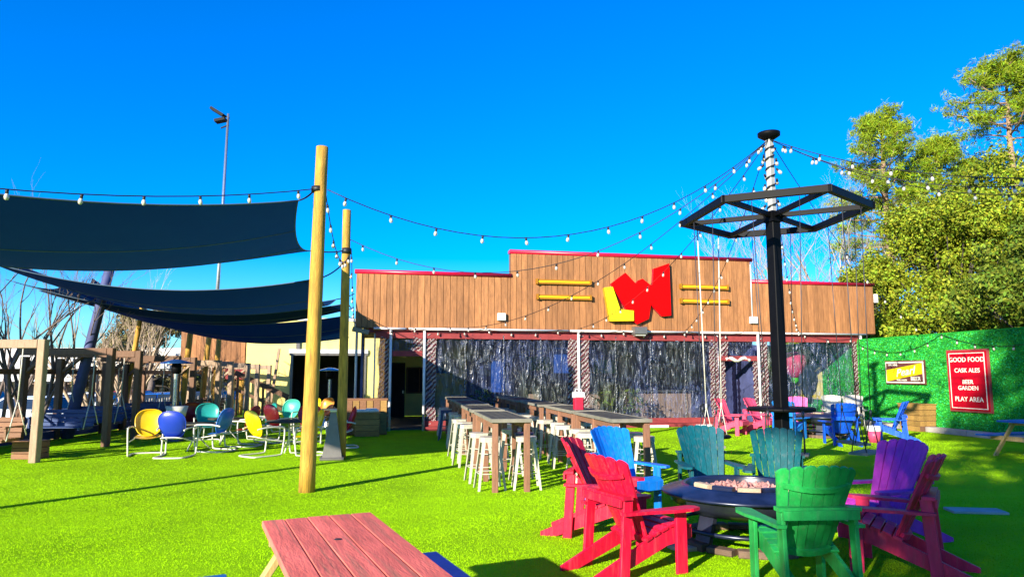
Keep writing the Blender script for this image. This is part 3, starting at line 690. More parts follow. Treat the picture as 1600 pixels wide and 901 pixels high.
sail('front navy shade sail stretched from the nearest log pole to the left', [(-3.22, 10.35, 4.28), (-10.5, 3.5, 4.5), (-12.1, 11.0, 4.45), (-4.05, 14.2, 4.2)], (.62, .35, .50, .25), .25)
rope('black rope from the front sail corner up to the nearest log pole', (-3.22, 10.35, 4.28), (-3.0, 10.45, 4.47))
rope('black rope from the front sail to the second log pole', (-4.05, 14.2, 4.2), (-3.55, 14.55, 4.25))
sail('second navy shade sail narrowing to the left below the front sail', [(-3.95, 14.5, 3.68), (-11.3, 14.6, 4.12), (-15.0, 20.0, 5.15), (-5.15, 20.5, 3.86)], (.42, .2, .82, .35), .04)
rope('black rope from the second sail up to the second log pole', (-3.95, 14.5, 3.68), (-3.58, 14.6, 3.95))
rope('black rope from the second sail to the parapet corner', (-5.15, 20.5, 3.86), FW(-2.2, -.05, 4.1))
sail('thin third navy shade sail edge on in front of the patio corner', [(-4.45, 19.0, 3.6), (-13.5, 18.6, 4.2), (-13.2, 20.5, 4.3), (-4.7, 20.6, 3.6)], (.58, .2, .70, .1), .04)
sail('lowest navy shade sail hanging before the yellow wall', [(-4.9, 20.9, 3.42), (-13.8, 20.4, 4.1), (-14.2, 23.6, 4.9), (-5.4, 23.4, 2.9)], (.55, .2, .88, .2), .08)
sail('added unseen navy sail beyond the left edge, shading the swing frames', [(-12.7, 11.8, 4.1), (-16.1, 5.6, 4.4), (-19.4, 12.2, 4.6), (-15.4, 18.6, 4.1)], (.2, .2, .2, .2), .1)  # added out of view to cast shade on the swing frames
rope('black rope from the lowest sail to the patio corner', (-4.9, 20.9, 3.42), FW(-2.2, .3, 3.4))
rope('black rope from the third sail to the patio corner', (-4.45, 19.0, 3.6), FW(-2.2, -.02, 3.6))

# ------------------------------------------------------------------ string lights
bm_ = MB(); bm_.tube([(0, 0, 0), (0, 0, -.06)], [.022, .022], 8, 0)
bm_.lathe([(.018, -.06), (.030, -.085), (.034, -.11), (.026, -.14), (.0, -.153)], 8, 1)
BULB = bm_.mesh('bulb', [M_cable, M_bulb])
def string_light(label, pts, sag, spacing, start=.3, r=.008, bs=.85):
    """pts: supports in order; a cable hangs between each two of them"""
    o = thing('string_light', label, 'string light', (0, 0, 0), 0, 'string lights over the yard')
    path = []
    for k in range(len(pts) - 1):
        a, b_ = Vector(pts[k]), Vector(pts[k + 1]); sg = sag[k] if isinstance(sag, (list, tuple)) else sag
        for i in range(25):
            t = i / 24
            if k and i == 0: continue
            path.append(a.lerp(b_, t) - Vector((0, 0, 4 * sg * t * (1 - t))))
    MB().tube(path, r, 5).build('cable', M_cable, o)
    dist = 0; nxt = start
    for a, b_ in zip(path, path[1:]):
        L = (b_ - a).length
        while nxt <= dist + L:
            p = a.lerp(b_, (nxt - dist) / L)
            q = link(BULB, 'bulb', o); q.location = p; q.rotation_euler = (random.uniform(-.2, .2), random.uniform(-.2, .2), 0); q.scale = (bs,) * 3
            nxt += spacing * random.uniform(.93, 1.07)
        dist += L
    return o
T = (4.95, 13.12, 6.18)
string_light('string of bulbs from the nearest log pole off to the left above the front sail', [(-2.98, 10.45, 4.49), (-10.8, 3.0, 4.55)], .8, .72)
string_light('string of bulbs sagging from the nearest log pole to the swing mast top', [(-2.82, 10.5, 4.49), T], 1.27, .75)
string_light('string of bulbs from the second log pole to the swing mast top', [(-3.40, 14.6, 4.5), T], 1.5, .85)
string_light('string of bulbs from left of the white pipe up to the swing mast top', [FW(.55, -.12, 3.12), T], 1.05, .9)
string_light('string of bulbs from the middle of the white pipe to the swing mast top', [FW(4.8, -.12, 3.12), T], .7, .9)
string_light('string of bulbs crossing right of the red W to the swing mast top', [FW(8.5, -.12, 3.12), T], .6, .9)
string_light('string of bulbs dropping behind the swing mast to the right curtain', [T, FW(12.7, -.12, 3.1), FW(15.1, -.1, 3.0)], [.9, .18], .85, 3.5)
string_light('short string of bulbs hanging between the two log poles', [(-2.86, 10.55, 4.47), (-3.42, 14.55, 4.15)], .5, .55)
string_light('string of bulbs from the second log pole to the parapet corner', [(-3.4, 14.7, 4.3), FW(-2.15, -.1, 3.2)], .35, .8)
string_light('string of bulbs wound along the white pipe under the cladding', [FW(-2.1, -.13, 3.05)] + [FW(x, -.13, 3.08) for x in (-.4, 1.8, 4.2, 6.2, 8.6, 10.6)], .1, .75)
string_light('topmost string of bulbs from the swing mast off to the right', [T, (10.6, 9.6, 5.15)], .9, .62, .35)
string_light('second string of bulbs from the swing mast off to the right', [T, (11.8, 12.5, 5.35)], .72, .6, .3)
string_light('lowest string of bulbs from the swing mast towards the right foreground', [T, (9.8, 8.0, 4.45)], .62, .62, .5)
string_light('string of bulbs from the swing mast down to the turf wall', [T, (12.3, 21.4, 3.1)], .4, 1.7, 3.2)
gwp = lambda x, z: (W0.x + .166 * x - .986 * .06, W0.y - .986 * x - .166 * .06, z)
string_light('string of bulbs swagged along the top of the green wall', [gwp(.1, 2.72), gwp(3.9, 2.85), gwp(8.3, 2.8)], [.40, .40], .62, .25)

# ------------------------------------------------------------------ swing mast: hexagonal ring on a black post
MX, MY, HK = 4.97, 13.17, 3.0
sm = thing('swing_mast', 'black steel mast with a hexagonal ring from which swings hang', 'swing frame', (MX, MY, 0))
MB().box((0, 0, 2.3), (.2, .2, 4.6), None, 0, Matrix.Rotation(R(24), 3, 'Z'), .012).build('lower_post', M_black, sm)
MB().box((0, 0, 5.4), (.115, .115, 1.6), None, 0, Matrix.Rotation(R(24), 3, 'Z'), .01).build('upper_post', mat('pale_steel', (0.36, 0.35, 0.33), 0.5), sm)
MB().lathe([(0, 6.32), (.21, 6.32), (.21, 6.26), (.09, 6.18), (0, 6.18)], 24).build('top_disc', M_black, sm)
wr = [(.085 * math.cos(t), .085 * math.sin(t), 4.75 + t * .030) for t in [i * .45 for i in range(100)]]
MB().tube(wr, .014, 5).build('cable_wrap', M_cable, sm)
for i in range(14):
    t = i * 3.1; q = link(BULB, 'bulb', sm); q.location = (.11 * math.cos(t), .11 * math.sin(t), 4.8 + i * .1); q.rotation_euler = (random.uniform(-1, 1), random.uniform(-1, 1), 0)
HX = [Vector((x * 3, y * 3, 4.7)) for x, y in ((.066, -.655), (.495, -.262), (.445, .425), (-.068, .66), (-.500, .258), (-.43, -.415))]
for i in range(6):
    a, b_ = HX[i], HX[(i + 1) % 6]; MB().beam(a + (a - b_).normalized() * .05, b_ + (b_ - a).normalized() * .05, .10, .125 - .004 * (i % 2), 0, (0, 0, 1)).build('ring_beam', M_black, sm)
    MB().beam(a.normalized() * 1.78 + Vector((0, 0, a.z * (1 - 1.78 / a.length))) if False else Vector((a.x * .95, a.y * .95, 4.69)), Vector((a.x * .07, a.y * .07, 4.69)), .075, .09).build('spoke', M_black, sm)
MB().box((0, 0, 4.66), (.26, .26, .2), None, 0, Matrix.Rotation(R(24), 3, 'Z')).build('hub', M_black, sm)
MB().lathe([(0, 1.09), (.58, 1.09), (.60, 1.07), (.60, 1.03), (.57, 1.02), (0, 1.02)], 36).build('round_table', M_black, sm)
names = ['far right', 'right', 'front right', 'front left', 'left', 'far left']
for i in range(6):
    a, b_ = HX[i], HX[(i + 1) % 6]
    A_, B_ = a.lerp(b_, .27), a.lerp(b_, .73); mid = (A_ + B_) / 2; wpos = Vector((MX + mid.x, MY + mid.y, 0))
    # which side of the mast this one hangs on
    lab = {0: 'swing seat hanging on the camera right side of the mast, before the blue chairs', 1: 'swing seat hanging at the right rear of the mast', 2: 'swing seat hanging behind the mast by the far round table',
           3: 'white roped swing hanging left behind the mast before the pink chairs', 4: 'thin dark swing hanging at the camera left of the mast', 5: 'swing seat hanging on the near left side of the mast above the fire pit chairs'}[i]
    sw = thing('mast_swing', lab, 'swing', (wpos.x, wpos.y, 0), math.atan2((b_ - a).y, (b_ - a).x), 'swings on the hexagonal mast')
    light = i == 3; hw = .46 * (b_ - a).length / 2; sh = .42 if not light else .44
    for sg in (-1, 1):
        m = MB(); m.tube([(sg * hw, 0, 4.62), (sg * hw * .7, 0, 1.05)], .014 if light else .008, 6)
        m.tube([(sg * hw * .7, 0, 1.05), (sg * .27, -.12, sh)], .009, 5); m.tube([(sg * hw * .7, 0, 1.05), (sg * .27, .12, sh)], .009, 5)
        m.build('rope' if light else 'chain', M_rope if light else M_chain, sw)
        MB().tube([(sg * hw * .7, 0, 1.0), (sg * hw * .7, 0, 1.1)], .022, 8).build('knot', M_rope if light else M_chain, sw)
    if i == 3: MB().lathe([(0, sh + .03), (.3, sh + .03), (.33, sh), (.3, sh - .03), (0, sh - .03)], 24).build('seat', M_black, sw)
    else: MB().box((0, 0, sh), (.66, .3, .045), None, 0, None, .01).build('seat', M_tedge, sw)

# ------------------------------------------------------------------ Adirondack chairs
def adirondack():
    o = thing('adirondack_chair', '', 'chair', (0, 0, 0), 0, 'adirondack chairs')
    def p(m, n): return m.build(n, M_paint, o)
    for sg in (-1, 1):
        MX_ = Matrix(((0, 0, 1, 0), (1, 0, 0, 0), (0, 1, 0, 0), (0, 0, 0, 1)))    # prism (y,z) along x
        st = [(-.45, .37), (-.40, .40), (-.30, .405), (.0, .30), (.30, .165), (.58, .04), (.58, 0), (.42, 0), (.1, .12), (-.2, .235), (-.45, .27)]
        p(MB().prism(st[::-1], sg * .235 - .016, sg * .235 + .016, 0, MX_), 'stringer')
        p(MB().box((sg * .285, -.32, .265), (.034, .115, .53), None, 0, None, .006), 'front_leg')
        p(MB().beam((sg * .285, .28, 0), (sg * .285, .23, .655), .034, .095, 0, (0, 1, 0), .006), 'rear_leg')
        arm = [(.27, .30), (.345, .30), (.36, .05), (.41, -.18), (.415, -.36), (.385, -.45), (.31, -.46), (.262, -.40), (.27, -.15), (.262, .05)]
        arm = [(sg * x, y) for x, y in arm]
        if sg < 0: arm = arm[::-1]
        arm = arm[::-1]
        p(MB().prism(arm, .532, .558), 'arm')
    sy = [-.415, -.335, -.25, -.165, -.08, .0]; sz = [.395, .414, .40, .372, .342, .310]
    for i, (y, z) in enumerate(zip(sy, sz)):
        a = [-.55, .02, .22, .33, .36, .4][i]
        p(MB().box((0, y, z), (.53, .076, .022), None, 0, Matrix.Rotation(-a, 3, 'X'), .005), 'seat_slat')
    p(MB().box((0, -.455, .335), (.50, .022, .115), None, 0, None, .005), 'front_apron')
    # fan back: seven slats on a shallow curve
    lean = R(26); yb, zb = .035, .285; n = 7
    e_up = Vector((0, math.sin(lean), math.cos(lean))); e_out = Vector((0, math.cos(lean), -math.sin(lean)))
    for k in range(n):
        f = (k - 3) / 3.0
        xb, xt = f * .185, f * .29; wb, wt = .0575, .0925
        top = .80 - .14 * f * f; th = math.atan2(-f * .10, .3) * 1.3
        arc = lambda u: .80 - .10 * ((xt + u) / .33) ** 2
        poly = []
        for (u, v) in ((-wb / 2, 0), (wb / 2, 0), (wt / 2, arc(wt / 2) - .012), (wt * .34, arc(wt * .34) + .001), (0, arc(0) + .006), (-wt * .34, arc(-wt * .34) + .001), (-wt / 2, arc(-wt / 2) - .012)): poly.append((u, v))
        vs = []; 
        for w_ in (-.010, .010):
            for (u, v) in poly:
                x = xb + (xt - xb) * (v / .8) + u * math.cos(th); cv = -.075 * f * f * (.6 + .5 * v / .8) + u * math.sin(th)
                vs.append(Vector((x, yb, zb)) + e_up * v + e_out * (cv + w_))
        m_ = len(poly); fs = [tuple(range(m_)), tuple(range(2 * m_ - 1, m_ - 1, -1))] + [(i, m_ + i, m_ + (i + 1) % m_, (i + 1) % m_) for i in range(m_)]
        p(MB().add(vs, [tuple(reversed(q)) for q in fs]), 'back_slat')
    def strip(v, hw, w1, h, nm):
        pts = [];
        for i in range(9):
            f = (i - 4) / 4; pts.append(Vector((f * hw, yb, zb)) + e_up * v + e_out * (-.078 * f * f * (.6 + .5 * v / .8) + .012 + w1 / 2))
        m = MB()
        for a, b_ in zip(pts, pts[1:]): m.beam(a, b_ + (b_ - a) * .04, h, w1, 0, tuple(e_out))
        return p(m, nm)
    strip(.60, .265, .026, .036, 'upper_batten'); strip(.03, .19, .03, .05, 'lower_batten')
    # flat rail that carries the back between the rear legs: crescent board
    cr = [(-.325, .20), (-.325, .30), (.325, .30), (.325, .20), (.2, .225), (.08, .24), (-.08, .24), (-.2, .225)]
    p(MB().prism(cr[::-1], .655, .685), 'back_rail')
    p(MB().box((0, .305, .63), (.60, .022, .07)), 'rail_apron')
    return o
ad = adirondack(); bpy.context.view_layer.update(); AD = tree_of(ad); au = [False]
RED = (.56, .006, .035); BLUE = (.006, .17, .62); TEAL = (.003, .085, .10); GREEN = (.02, .33, .06); MAG = (.74, .02, .085); PURP = (.44, .035, .38); PINK = (.62, .06, .13); DBLUE = (.004, .085, .55); PALE = (.40, .38, .33); LILAC = (.60, .11, .30)
CH = [  # x, y, facing (dx,dy), colour, label
    (.93, 7.80, (.95, -.30), RED, 'red chair farthest left by the fire pit, seen from its side'),
    (1.05, 6.42, (.90, .44), RED, 'bright red chair nearest on the left of the fire pit, back turned'),
    (1.42, 9.22, (.52, -.85), BLUE, 'bright blue chair behind the two red chairs'),
    (2.52, 9.33, (.02, -1), TEAL, 'teal chair left behind the fire pit'),
    (3.28, 8.88, (-.32, -.95), TEAL, 'teal chair right behind the fire pit, in front of the mast'),
    (2.34, 5.84, (-.06, 1), GREEN, 'green chair with its back to the camera in the front centre'),
    (3.88, 7.5, (-.95, -.31), PURP, 'purple pink chair right of the fire pit, its slats showing'),
    (3.42, 6.42, (-.84, .54), MAG, 'magenta chair nearest on the right, seen from its side'),
    (6.15, 20.2, (.78, -.62), PINK, 'left of the two pink chairs before the dark patio doorway'),
    (7.1, 20.6, (.70, -.71), PINK, 'right of the two pink chairs before the dark patio doorway'),
    (7.35, 19.0, (.75, .66), BLUE, 'light blue chair half hidden by the mast post'),
    (8.75, 21.7, (-.1, -1), LILAC, 'lilac pink chair seen behind the mast post before the curtain'),
    (8.0, 17.4, (.05, 1), DBLUE, 'deep blue chair with its back to the camera behind the swings'),
    (9.75, 18.3, (-.90, .42), DBLUE, 'deep blue chair by the green wall turned to the left'),
    (10.45, 23.2, (-.25, -.97), PALE, 'pale left one of two chairs against the right curtain'),
    (11.1, 23.2, (-.4, -.9), PALE, 'pale right one of two chairs against the right curtain'),
]
for x, y, fd, colr, lb in CH:
    j = tuple(min(1, c * random.uniform(.93, 1.07)) for c in colr)
    place(AD, au, (x, y, 0), face_dir(*fd), lb, 'adirondack chairs', j)

# ------------------------------------------------------------------ fire pits
M_base = mat('base_stone', (0.16, 0.10, 0.065), 0.85, var=0.3, bump=0.4, rnd=0.3)
def fire_pit(label, loc, sc=1.0, rz=0.0):
    o = thing('fire_pit', label, 'fire pit', loc, rz)
    MB().lathe([(.60, .60), (.64, .625), (.68, .60), (.86, .555), (.885, .54), (.87, .52), (.68, .54), (.62, .52)], 56, 0, None, True, True).build('rim', M_rim, o)
    MB().lathe([(.61, .61), (.58, .47), (.45, .36), (.2, .30), (0, .29)], 40).build('bowl', M_pit, o)
    MB().lathe([(.80, .535), (.78, .44), (.62, .34), (.55, .34), (.7, .5)], 40).build('skirt', M_pit, o)
    for i in range(4):
        t = i * math.pi / 2 + .5; MB().beam((.62 * math.cos(t), .62 * math.sin(t), .03), (.5 * math.cos(t), .5 * math.sin(t), .42), .2, .05, 0, (math.cos(t), math.sin(t), 0)).build('leg', M_pit, o)
    MB().tube([(.72 * math.cos(t), .72 * math.sin(t), .19) for t in [i * math.pi / 20 for i in range(41)]], .022, 8).build('foot_ring', M_rim, o)
    for i in range(14):
        t = i * math.pi / 7; MB().box((.66 * math.cos(t), .66 * math.sin(t), .035), (.15, .27, .06 + .012 * (i % 3)), None, 0, Matrix.Rotation(t + .04 * (i % 3 - 1), 3, 'Z'), .012).build('base_stone', M_base, o)
    for i in range(5):
        t = 3.55 + i * .47; MB().box((.535 * math.cos(t), .535 * math.sin(t), .60), (.09, .22, .11), None, 0, Matrix.Rotation(t, 3, 'Z'), .012).build('inner_stone', M_stone if i % 2 == 0 else M_rim, o)
    m = MB()
    for i in range(170):
        r = .50 * math.sqrt(random.random()); t = random.uniform(0, 6.28); s = random.uniform(.025, .055)
        vs = [Vector((random.gauss(0, 1), random.gauss(0, 1), random.gauss(0, 1))).normalized() * s for _ in range(6)]
        vs = [Vector((s, 0, 0)), Vector((-s, 0, 0)), Vector((0, s, 0)), Vector((0, -s, 0)), Vector((0, 0, s)), Vector((0, 0, -s))]
        rot = Matrix.Rotation(random.uniform(0, 6), 3, 'X') @ Matrix.Rotation(random.uniform(0, 6), 3, 'Y')
        vs = [rot @ (v * random.uniform(.7, 1.3)) + Vector((r * math.cos(t), r * math.sin(t), .535 + .05 * (1 - r / .5) + random.uniform(-.01, .025))) for v in vs]
        m.add(vs, [(0, 2, 4), (2, 1, 4), (1, 3, 4), (3, 0, 4), (2, 0, 5), (1, 2, 5), (3, 1, 5), (0, 3, 5)])
    m.lathe([(0, .575), (.3, .55), (.57, .49)], 20)
    m.build('lava_rocks', M_lava, o, kind='stuff')
    o.scale = (sc,) * 3
    return o
fire_pit('round black fire pit filled with pinkish lava rock between the near chairs', (2.38, 7.42, 0), .94)
fire_pit('dark round fire pit table between the far chairs by the right curtain', (8.6, 19.6, 0), 1.02, .4)
# small things on the grass
def slab(name, label, cat, loc, rz, d, m):
    o = MB().box((0, 0, d[2] / 2), d, None, 0, None, .004).build(name, m); o.location = loc; o.rotation_euler = (0, 0, rz); return tag(o, label, cat)
slab('stepping_stone', 'pale flat slab on the shaded lawn right of the magenta chair', 'slab', (5.75, 9.0, 0.0), -.15, (.62, .30, .03), M_conc)
slab('stepping_stone', 'pale flat slab on the grass beside the near fire pit', 'slab', (1.72, 7.15, 0.0), .4, (.32, .22, .035), M_stone)
o = thing('bucket', 'pink bucket with a white lid on the grass between the deep blue chairs', 'bucket', (9.05, 17.9, 0))
MB().lathe([(0, 0), (.12, 0), (.16, .3), (0, .3)], 16).build('pail', M_pinkp, o); MB().lathe([(0, .42), (.15, .41), (.17, .3), (.16, .28)], 16).build('lid', M_white, o)

# ------------------------------------------------------------------ bar tables and stools
def high_table():
    o = thing('bar_table', '', 'table', (0, 0, 0), 0, 'tall bar tables in two rows')    # near end at y=0, runs to +y
    L, Wd, H = 2.34, .60, 1.04
    for k in range(4): MB().box((-.21 + k * .14, L / 2, H - .018), (.135, L - .06, .03), None, 0, None, .004).build('top_plank', M_ttop, o)
    for y in (.018, L - .018): MB().box((0, y, H - .02), (Wd, .035, .055), None, 0, None, .005).build('end_rim', M_tedge, o)
    for x in (-1, 1): MB().box((x * (Wd / 2 - .012), L / 2, H - .022), (.024, L - .075, .052)).build('side_rim', M_tedge, o)
    for y in (.08, L / 2, L - .08):
        for x in (-.235, .235): MB().box((x, y, (H - .05) / 2), (.085, .085, H - .05), None, 0, None, .006).build('leg', M_tleg, o)
    for x in (-.235, .235): MB().box((x, L / 2, H - .1), (.04, L - .3, .09)).build('apron', M_tleg, o)
    return o
ht = high_table(); HT = tree_of(ht); hu = [False]
def stool():
    o = thing('bar_stool', '', 'stool', (0, 0, 0), 0, 'metal bar stools')
    m = MB(); a = .155
    ring = [(a * (1 - .16 * (abs(math.cos(2 * t)) < .35)) * max(-1, min(1, 1.35 * math.cos(t))), a * max(-1, min(1, 1.35 * math.sin(t)))) for t in [i * math.pi / 10 for i in range(20)]]
    m.prism(ring, .735, .762); 
    m.prism([(x * .99, y * .99) for x, y in ring], .69, .734); m.build('seat', M_stool, o)
    for sx in (-1, 1):
        for sy in (-1, 1):
            t, b_ = Vector((sx * .125, sy * .125, .72)), Vector((sx * .205, sy * .205, 0))
            vs = []
            for pt, s in ((t, .042), (b_, .024)):
                vs += [pt + Vector((sx * .008, sy * .008, 0)), pt + Vector((-sx * s, sy * .008, 0)), pt + Vector((-sx * s, 0, 0)), pt, pt + Vector((0, -sy * s, 0)), pt + Vector((sx * .008, -sy * s, 0))]
            MB().add(vs, [(i, (i + 1) % 6, 6 + (i + 1) % 6, 6 + i) for i in range(6)] + [(5, 4, 3, 2, 1, 0), (6, 7, 8, 9, 10, 11)]).build('leg', M_stool, o)
    m = MB(); r = .178
    for a_, b_ in (((-r, -r), (r, -r)), ((r, -r), (r, r)), ((r, r), (-r, r)), ((-r, r), (-r, -r))): m.beam((*a_, .24), (*b_, .24), .022, .012)
    m.build('footrest', M_stool, o)
    m = MB(); m.beam((-.14, -.14, .50), (.14, .14, .50), .02, .01); m.beam((-.14, .14, .505), (.14, -.14, .505), .02, .01); m.build('cross_brace', M_stool, o)
    return o
stl = stool(); ST = tree_of(stl); su = [False]
rowA = [(-.0, 10.42), (-.43, 13.02), (-.80, 15.62), (-1.25, 18.22)]
rowB = [(1.76, 10.42), (1.36, 12.86), (.88, 15.32), (.40, 17.78)]
ordn = ['nearest', 'second', 'third', 'farthest']
TA = R(9.3)
def tloc(base, lx, ly): return (base[0] + math.cos(TA) * lx - math.sin(TA) * ly, base[1] + math.sin(TA) * lx + math.cos(TA) * ly)
NAVY = mat('navy_metal', (.02, .04, .13), .4)
for row, nm in ((rowA, 'left'), (rowB, 'right')):
    for i, bpt in enumerate(row):
        place(HT, hu, (*bpt, 0), TA, f'{ordn[i]} tall bar table of the {nm} row', 'tall bar tables in two rows')
        for side in (-1, 1):
            for k, ly in enumerate((.42, 1.12, 1.86)):
                if nm == 'left' and i == 0 and side == -1 and k == 2: continue
                x, y = tloc(bpt, side * (.36 if (k + i) % 2 else .30) + random.uniform(-.03, .03), ly + random.uniform(-.06, .06))
                sd_ = 'left' if side < 0 else 'right'
                kk = ('near end', 'middle', 'far end')[k]
                q = place(ST, su, (x, y, 0), TA + random.uniform(-.25, .25), f'cream stool, {sd_} side, {kk}, of the {ordn[i]} table in the {nm} row', 'metal bar stools')
                if nm == 'left' and ((i == 3 and side == -1 and k == 0) or (i == 0 and side == 1 and k == 1)):
                    q['label'] = ('navy' if i == 3 else 'navy topped') + f' metal stool on the {sd_} side of the {ordn[i]} table in the left row'
                    for c in kids(q):
                        if i == 0 and not c.name.startswith('seat'): continue
                        c.data = c.data.copy(); c.data.materials.clear(); c.data.materials.append(NAVY)
place(HT, hu, (-.02, 20.1, 0), TA, 'bar table behind the right row close to the curtain', 'tall bar tables in two rows').scale = (.9, .62, 1)
x, y = tloc(rowB[1], -.1, .25)
o = thing('drink_dispenser', 'clear jar of red drink with a white lid on the right row of bar tables', 'jar', (x, y, 1.04), TA)
MB().box((0, 0, .12), (.17, .17, .22), None, 0, None, .02).build('jar', M_redjar, o); MB().box((0, 0, .275), (.19, .19, .10), None, 0, None, .02).build('lid', M_white, o); MB().tube([(-.06, 0, .33), (-.05, 0, .38), (.05, 0, .38), (.06, 0, .33)], .012, 6).build('handle', M_white, o)
# grey tapered bin
o = thing('cone_bin', 'grey tapered smokers bin in front of the second log pole', 'bin', (-3.60, 14.40, 0), .2)
vs = [(-.19, -.19, .06), (.19, -.19, .06), (.19, .19, .06), (-.19, .19, .06), (-.055, -.055, .92), (.055, -.055, .92), (.055, .055, .92), (-.055, .055, .92)]
MB().add(vs, [(3, 2, 1, 0), (4, 5, 6, 7), (0, 1, 5, 4), (1, 2, 6, 5), (2, 3, 7, 6), (3, 0, 4, 7)]).build('body', M_greym, o)
MB().box((0, 0, .03), (.46, .46, .06), None, 0, None, .015).build('base', M_greym, o); MB().box((0, 0, .96), (.13, .13, .07), None, 0, None, .015).build('cap', M_steel, o)

# ------------------------------------------------------------------ retro shell back chairs and their tables
def retro():
    o = thing('metal_lawn_chair', '', 'chair', (0, 0, 0), 0, 'retro metal lawn chairs')
    vs = []; fs = []; nr, na = 7, 28
    lean = R(20); e_up = Vector((0, math.sin(lean), math.cos(lean))); e_out = Vector((0, -math.cos(lean), math.sin(lean)))
    c0 = Vector((0, .20, .66))
    for r in range(nr + 1):
        for a in range(na):
            t = 2 * math.pi * a / na; q = r / nr
            rx = .27 * q * (abs(math.cos(t)) ** .8) * (1 if math.cos(t) >= 0 else -1); ry = .29 * q * (abs(math.sin(t)) ** .85) * (1 if math.sin(t) >= 0 else -1)
            rx *= 1 + .12 * (ry / .29)
            dish = -.075 * (1 - q * q) + (.02 if r == nr else 0)
            vs.append(c0 + Vector((rx, 0, 0)) + e_up * ry + e_out * (dish + .0))
    for r in range(nr):
        for a in range(na): fs.append((r * na + a, r * na + (a + 1) % na, (r + 1) * na + (a + 1) % na, (r + 1) * na + a))
    m = MB().add(vs, fs, 0, True)
    m.tube([vs[nr * na + a] for a in range(na)] + [vs[nr * na]], .012, 6)
    m.build('back_shell', M_retro, o)
    vs = []; fs = []
    for j in range(9):
        for i in range(9):
            u, v = i / 8 * 2 - 1, j / 8 * 2 - 1
            k = (1 - .15 * v * v); vs.append((.25 * u * k, -.03 + .25 * v, .39 + .03 * u * u - .035 * (1 - v * v) - .05 * max(0, -v - .4)))
    for j in range(8):
        for i in range(8): a = j * 9 + i; fs.append((a, a + 1, a + 10, a + 9))
    MB().add(vs, fs, 0, True).build('seat', M_retro, o)
    def smooth(p, it=3):
        p = [Vector(q) for q in p]
        for _ in range(it):
            n = [p[0]]
            for a, b_ in zip(p, p[1:]): n += [a.lerp(b_, .25), a.lerp(b_, .75)]
            n.append(p[-1]); p = n
        return p
    side = [(.27, .26, .56), (.31, .10, .60), (.33, -.26, .60), (.33, -.36, .56), (.31, -.31, .06), (.31, -.28, .016), (.31, .22, .016), (.28, .34, .016), (0, .36, .016)]
    path = [(0, .36, .016)] ; 
    left = [(-x, y, z) for x, y, z in side]
    full = left[:-1] + [(0, .36, .016)] + side[:-1][::-1]
    MB().tube(smooth(full), .017, 8).build('tube_frame', M_wtube, o)
    MB().tube(smooth([(-.32, -.30, .30), (-.24, .0, .345), (-.24, .2, .40), (0, .23, .42), (.24, .2, .40), (.24, .0, .345), (.32, -.30, .30)]), .013, 6).build('seat_rail', M_wtube, o)
    return o
rc = retro(); RC = tree_of(rc); ru = [False]
YEL = (.80, .58, .004); COB = (.012, .04, .38); AQUA = (.02, .30, .27); DRED = (.26, .008, .012); SRED = (.55, .01, .02); ORG = (.66, .26, .03); LBL = (.03, .16, .55); MINT = (.05, .42, .30)
RT = [(-7.68, 15.1, (.35, -.94), (.72, .44, .01), 'amber yellow lawn chair farthest left, behind the cobalt one'), (-6.95, 14.8, (-.05, 1), COB, 'cobalt blue lawn chair with its round back to the camera'),
      (-6.55, 15.9, (-.9, .2), LBL, 'striped light blue lawn chair between the cobalt and teal chairs'), (-8.35, 18.6, (.4, -.9), DRED, 'dark red lawn chair beside the patio heater'),
      (-7.75, 18.2, (.4, -.8), AQUA, 'teal lawn chair right of the patio heater'), (-6.35, 17.0, (-.95, .1), DRED, 'dark red lawn chair side on with a tall tilted back'),
      (-6.4, 18.4, (-.7, -.5), AQUA, 'small teal lawn chair just right of the tilted dark red one'), (-5.25, 15.0, (.62, .78), YEL, 'lemon yellow lawn chair left of the nearest log pole'),
      (-4.32, 15.2, (-.85, -.45), YEL, 'yellow lawn chair half hidden behind the nearest log pole'), (-5.0, 17.6, (.2, -.95), SRED, 'red lawn chair facing the camera behind the yellow pair'),
      (-3.95, 16.7, (-.85, -.3), SRED, 'bright red lawn chair between the two log poles'), (-5.9, 18.0, (.5, .75), (.10, .006, .01), 'maroon lawn chair with its back to the camera'),
      (-6.6, 21.0, (-.2, -.9), MINT, 'mint green lawn chair far back before the yellow wall'), (-6.25, 22.0, (-.6, -.7), YEL, 'far yellow lawn chair before the yellow wall'), (-6.0, 22.6, (-.5, -.8), ORG, 'orange lawn chair behind the far yellow one'),
      (-4.6, 21.3, (-.3, -.9), DRED, 'dark red lawn chair before the garage opening')]
for x, y, fd, colr, lb in RT: place(RC, ru, (x, y, 0), face_dir(*fd), lb, 'retro metal lawn chairs', colr)
def low_table(label, loc, r=.42, h=.60):
    o = thing('lawn_table', label, 'table', loc, 0, 'low tables among the lawn chairs')
    MB().lathe([(0, h), (r, h), (r + .01, h - .015), (r, h - .03), (0, h - .03)], 28).build('tabletop', M_ttop, o)
    for i in range(3):
        t = i * 2.094 + .4; MB().tube([(.12 * math.cos(t), .12 * math.sin(t), h - .03), (.05 * math.cos(t), .05 * math.sin(t), h / 2), (.32 * math.cos(t), .32 * math.sin(t), .012)], .014, 6).build('leg', M_wtube, o)
    return o
low_table('round low table between the amber and cobalt lawn chairs', (-7.1, 16.1, 0)); low_table('round low table among the teal and dark red chairs', (-7.0, 17.6, 0), .45, .62)
low_table('round low table between the two yellow lawn chairs', (-4.85, 15.75, 0), .55, .68); low_table('far round low table before the garage opening', (-5.3, 21.6, 0), .5, .65)

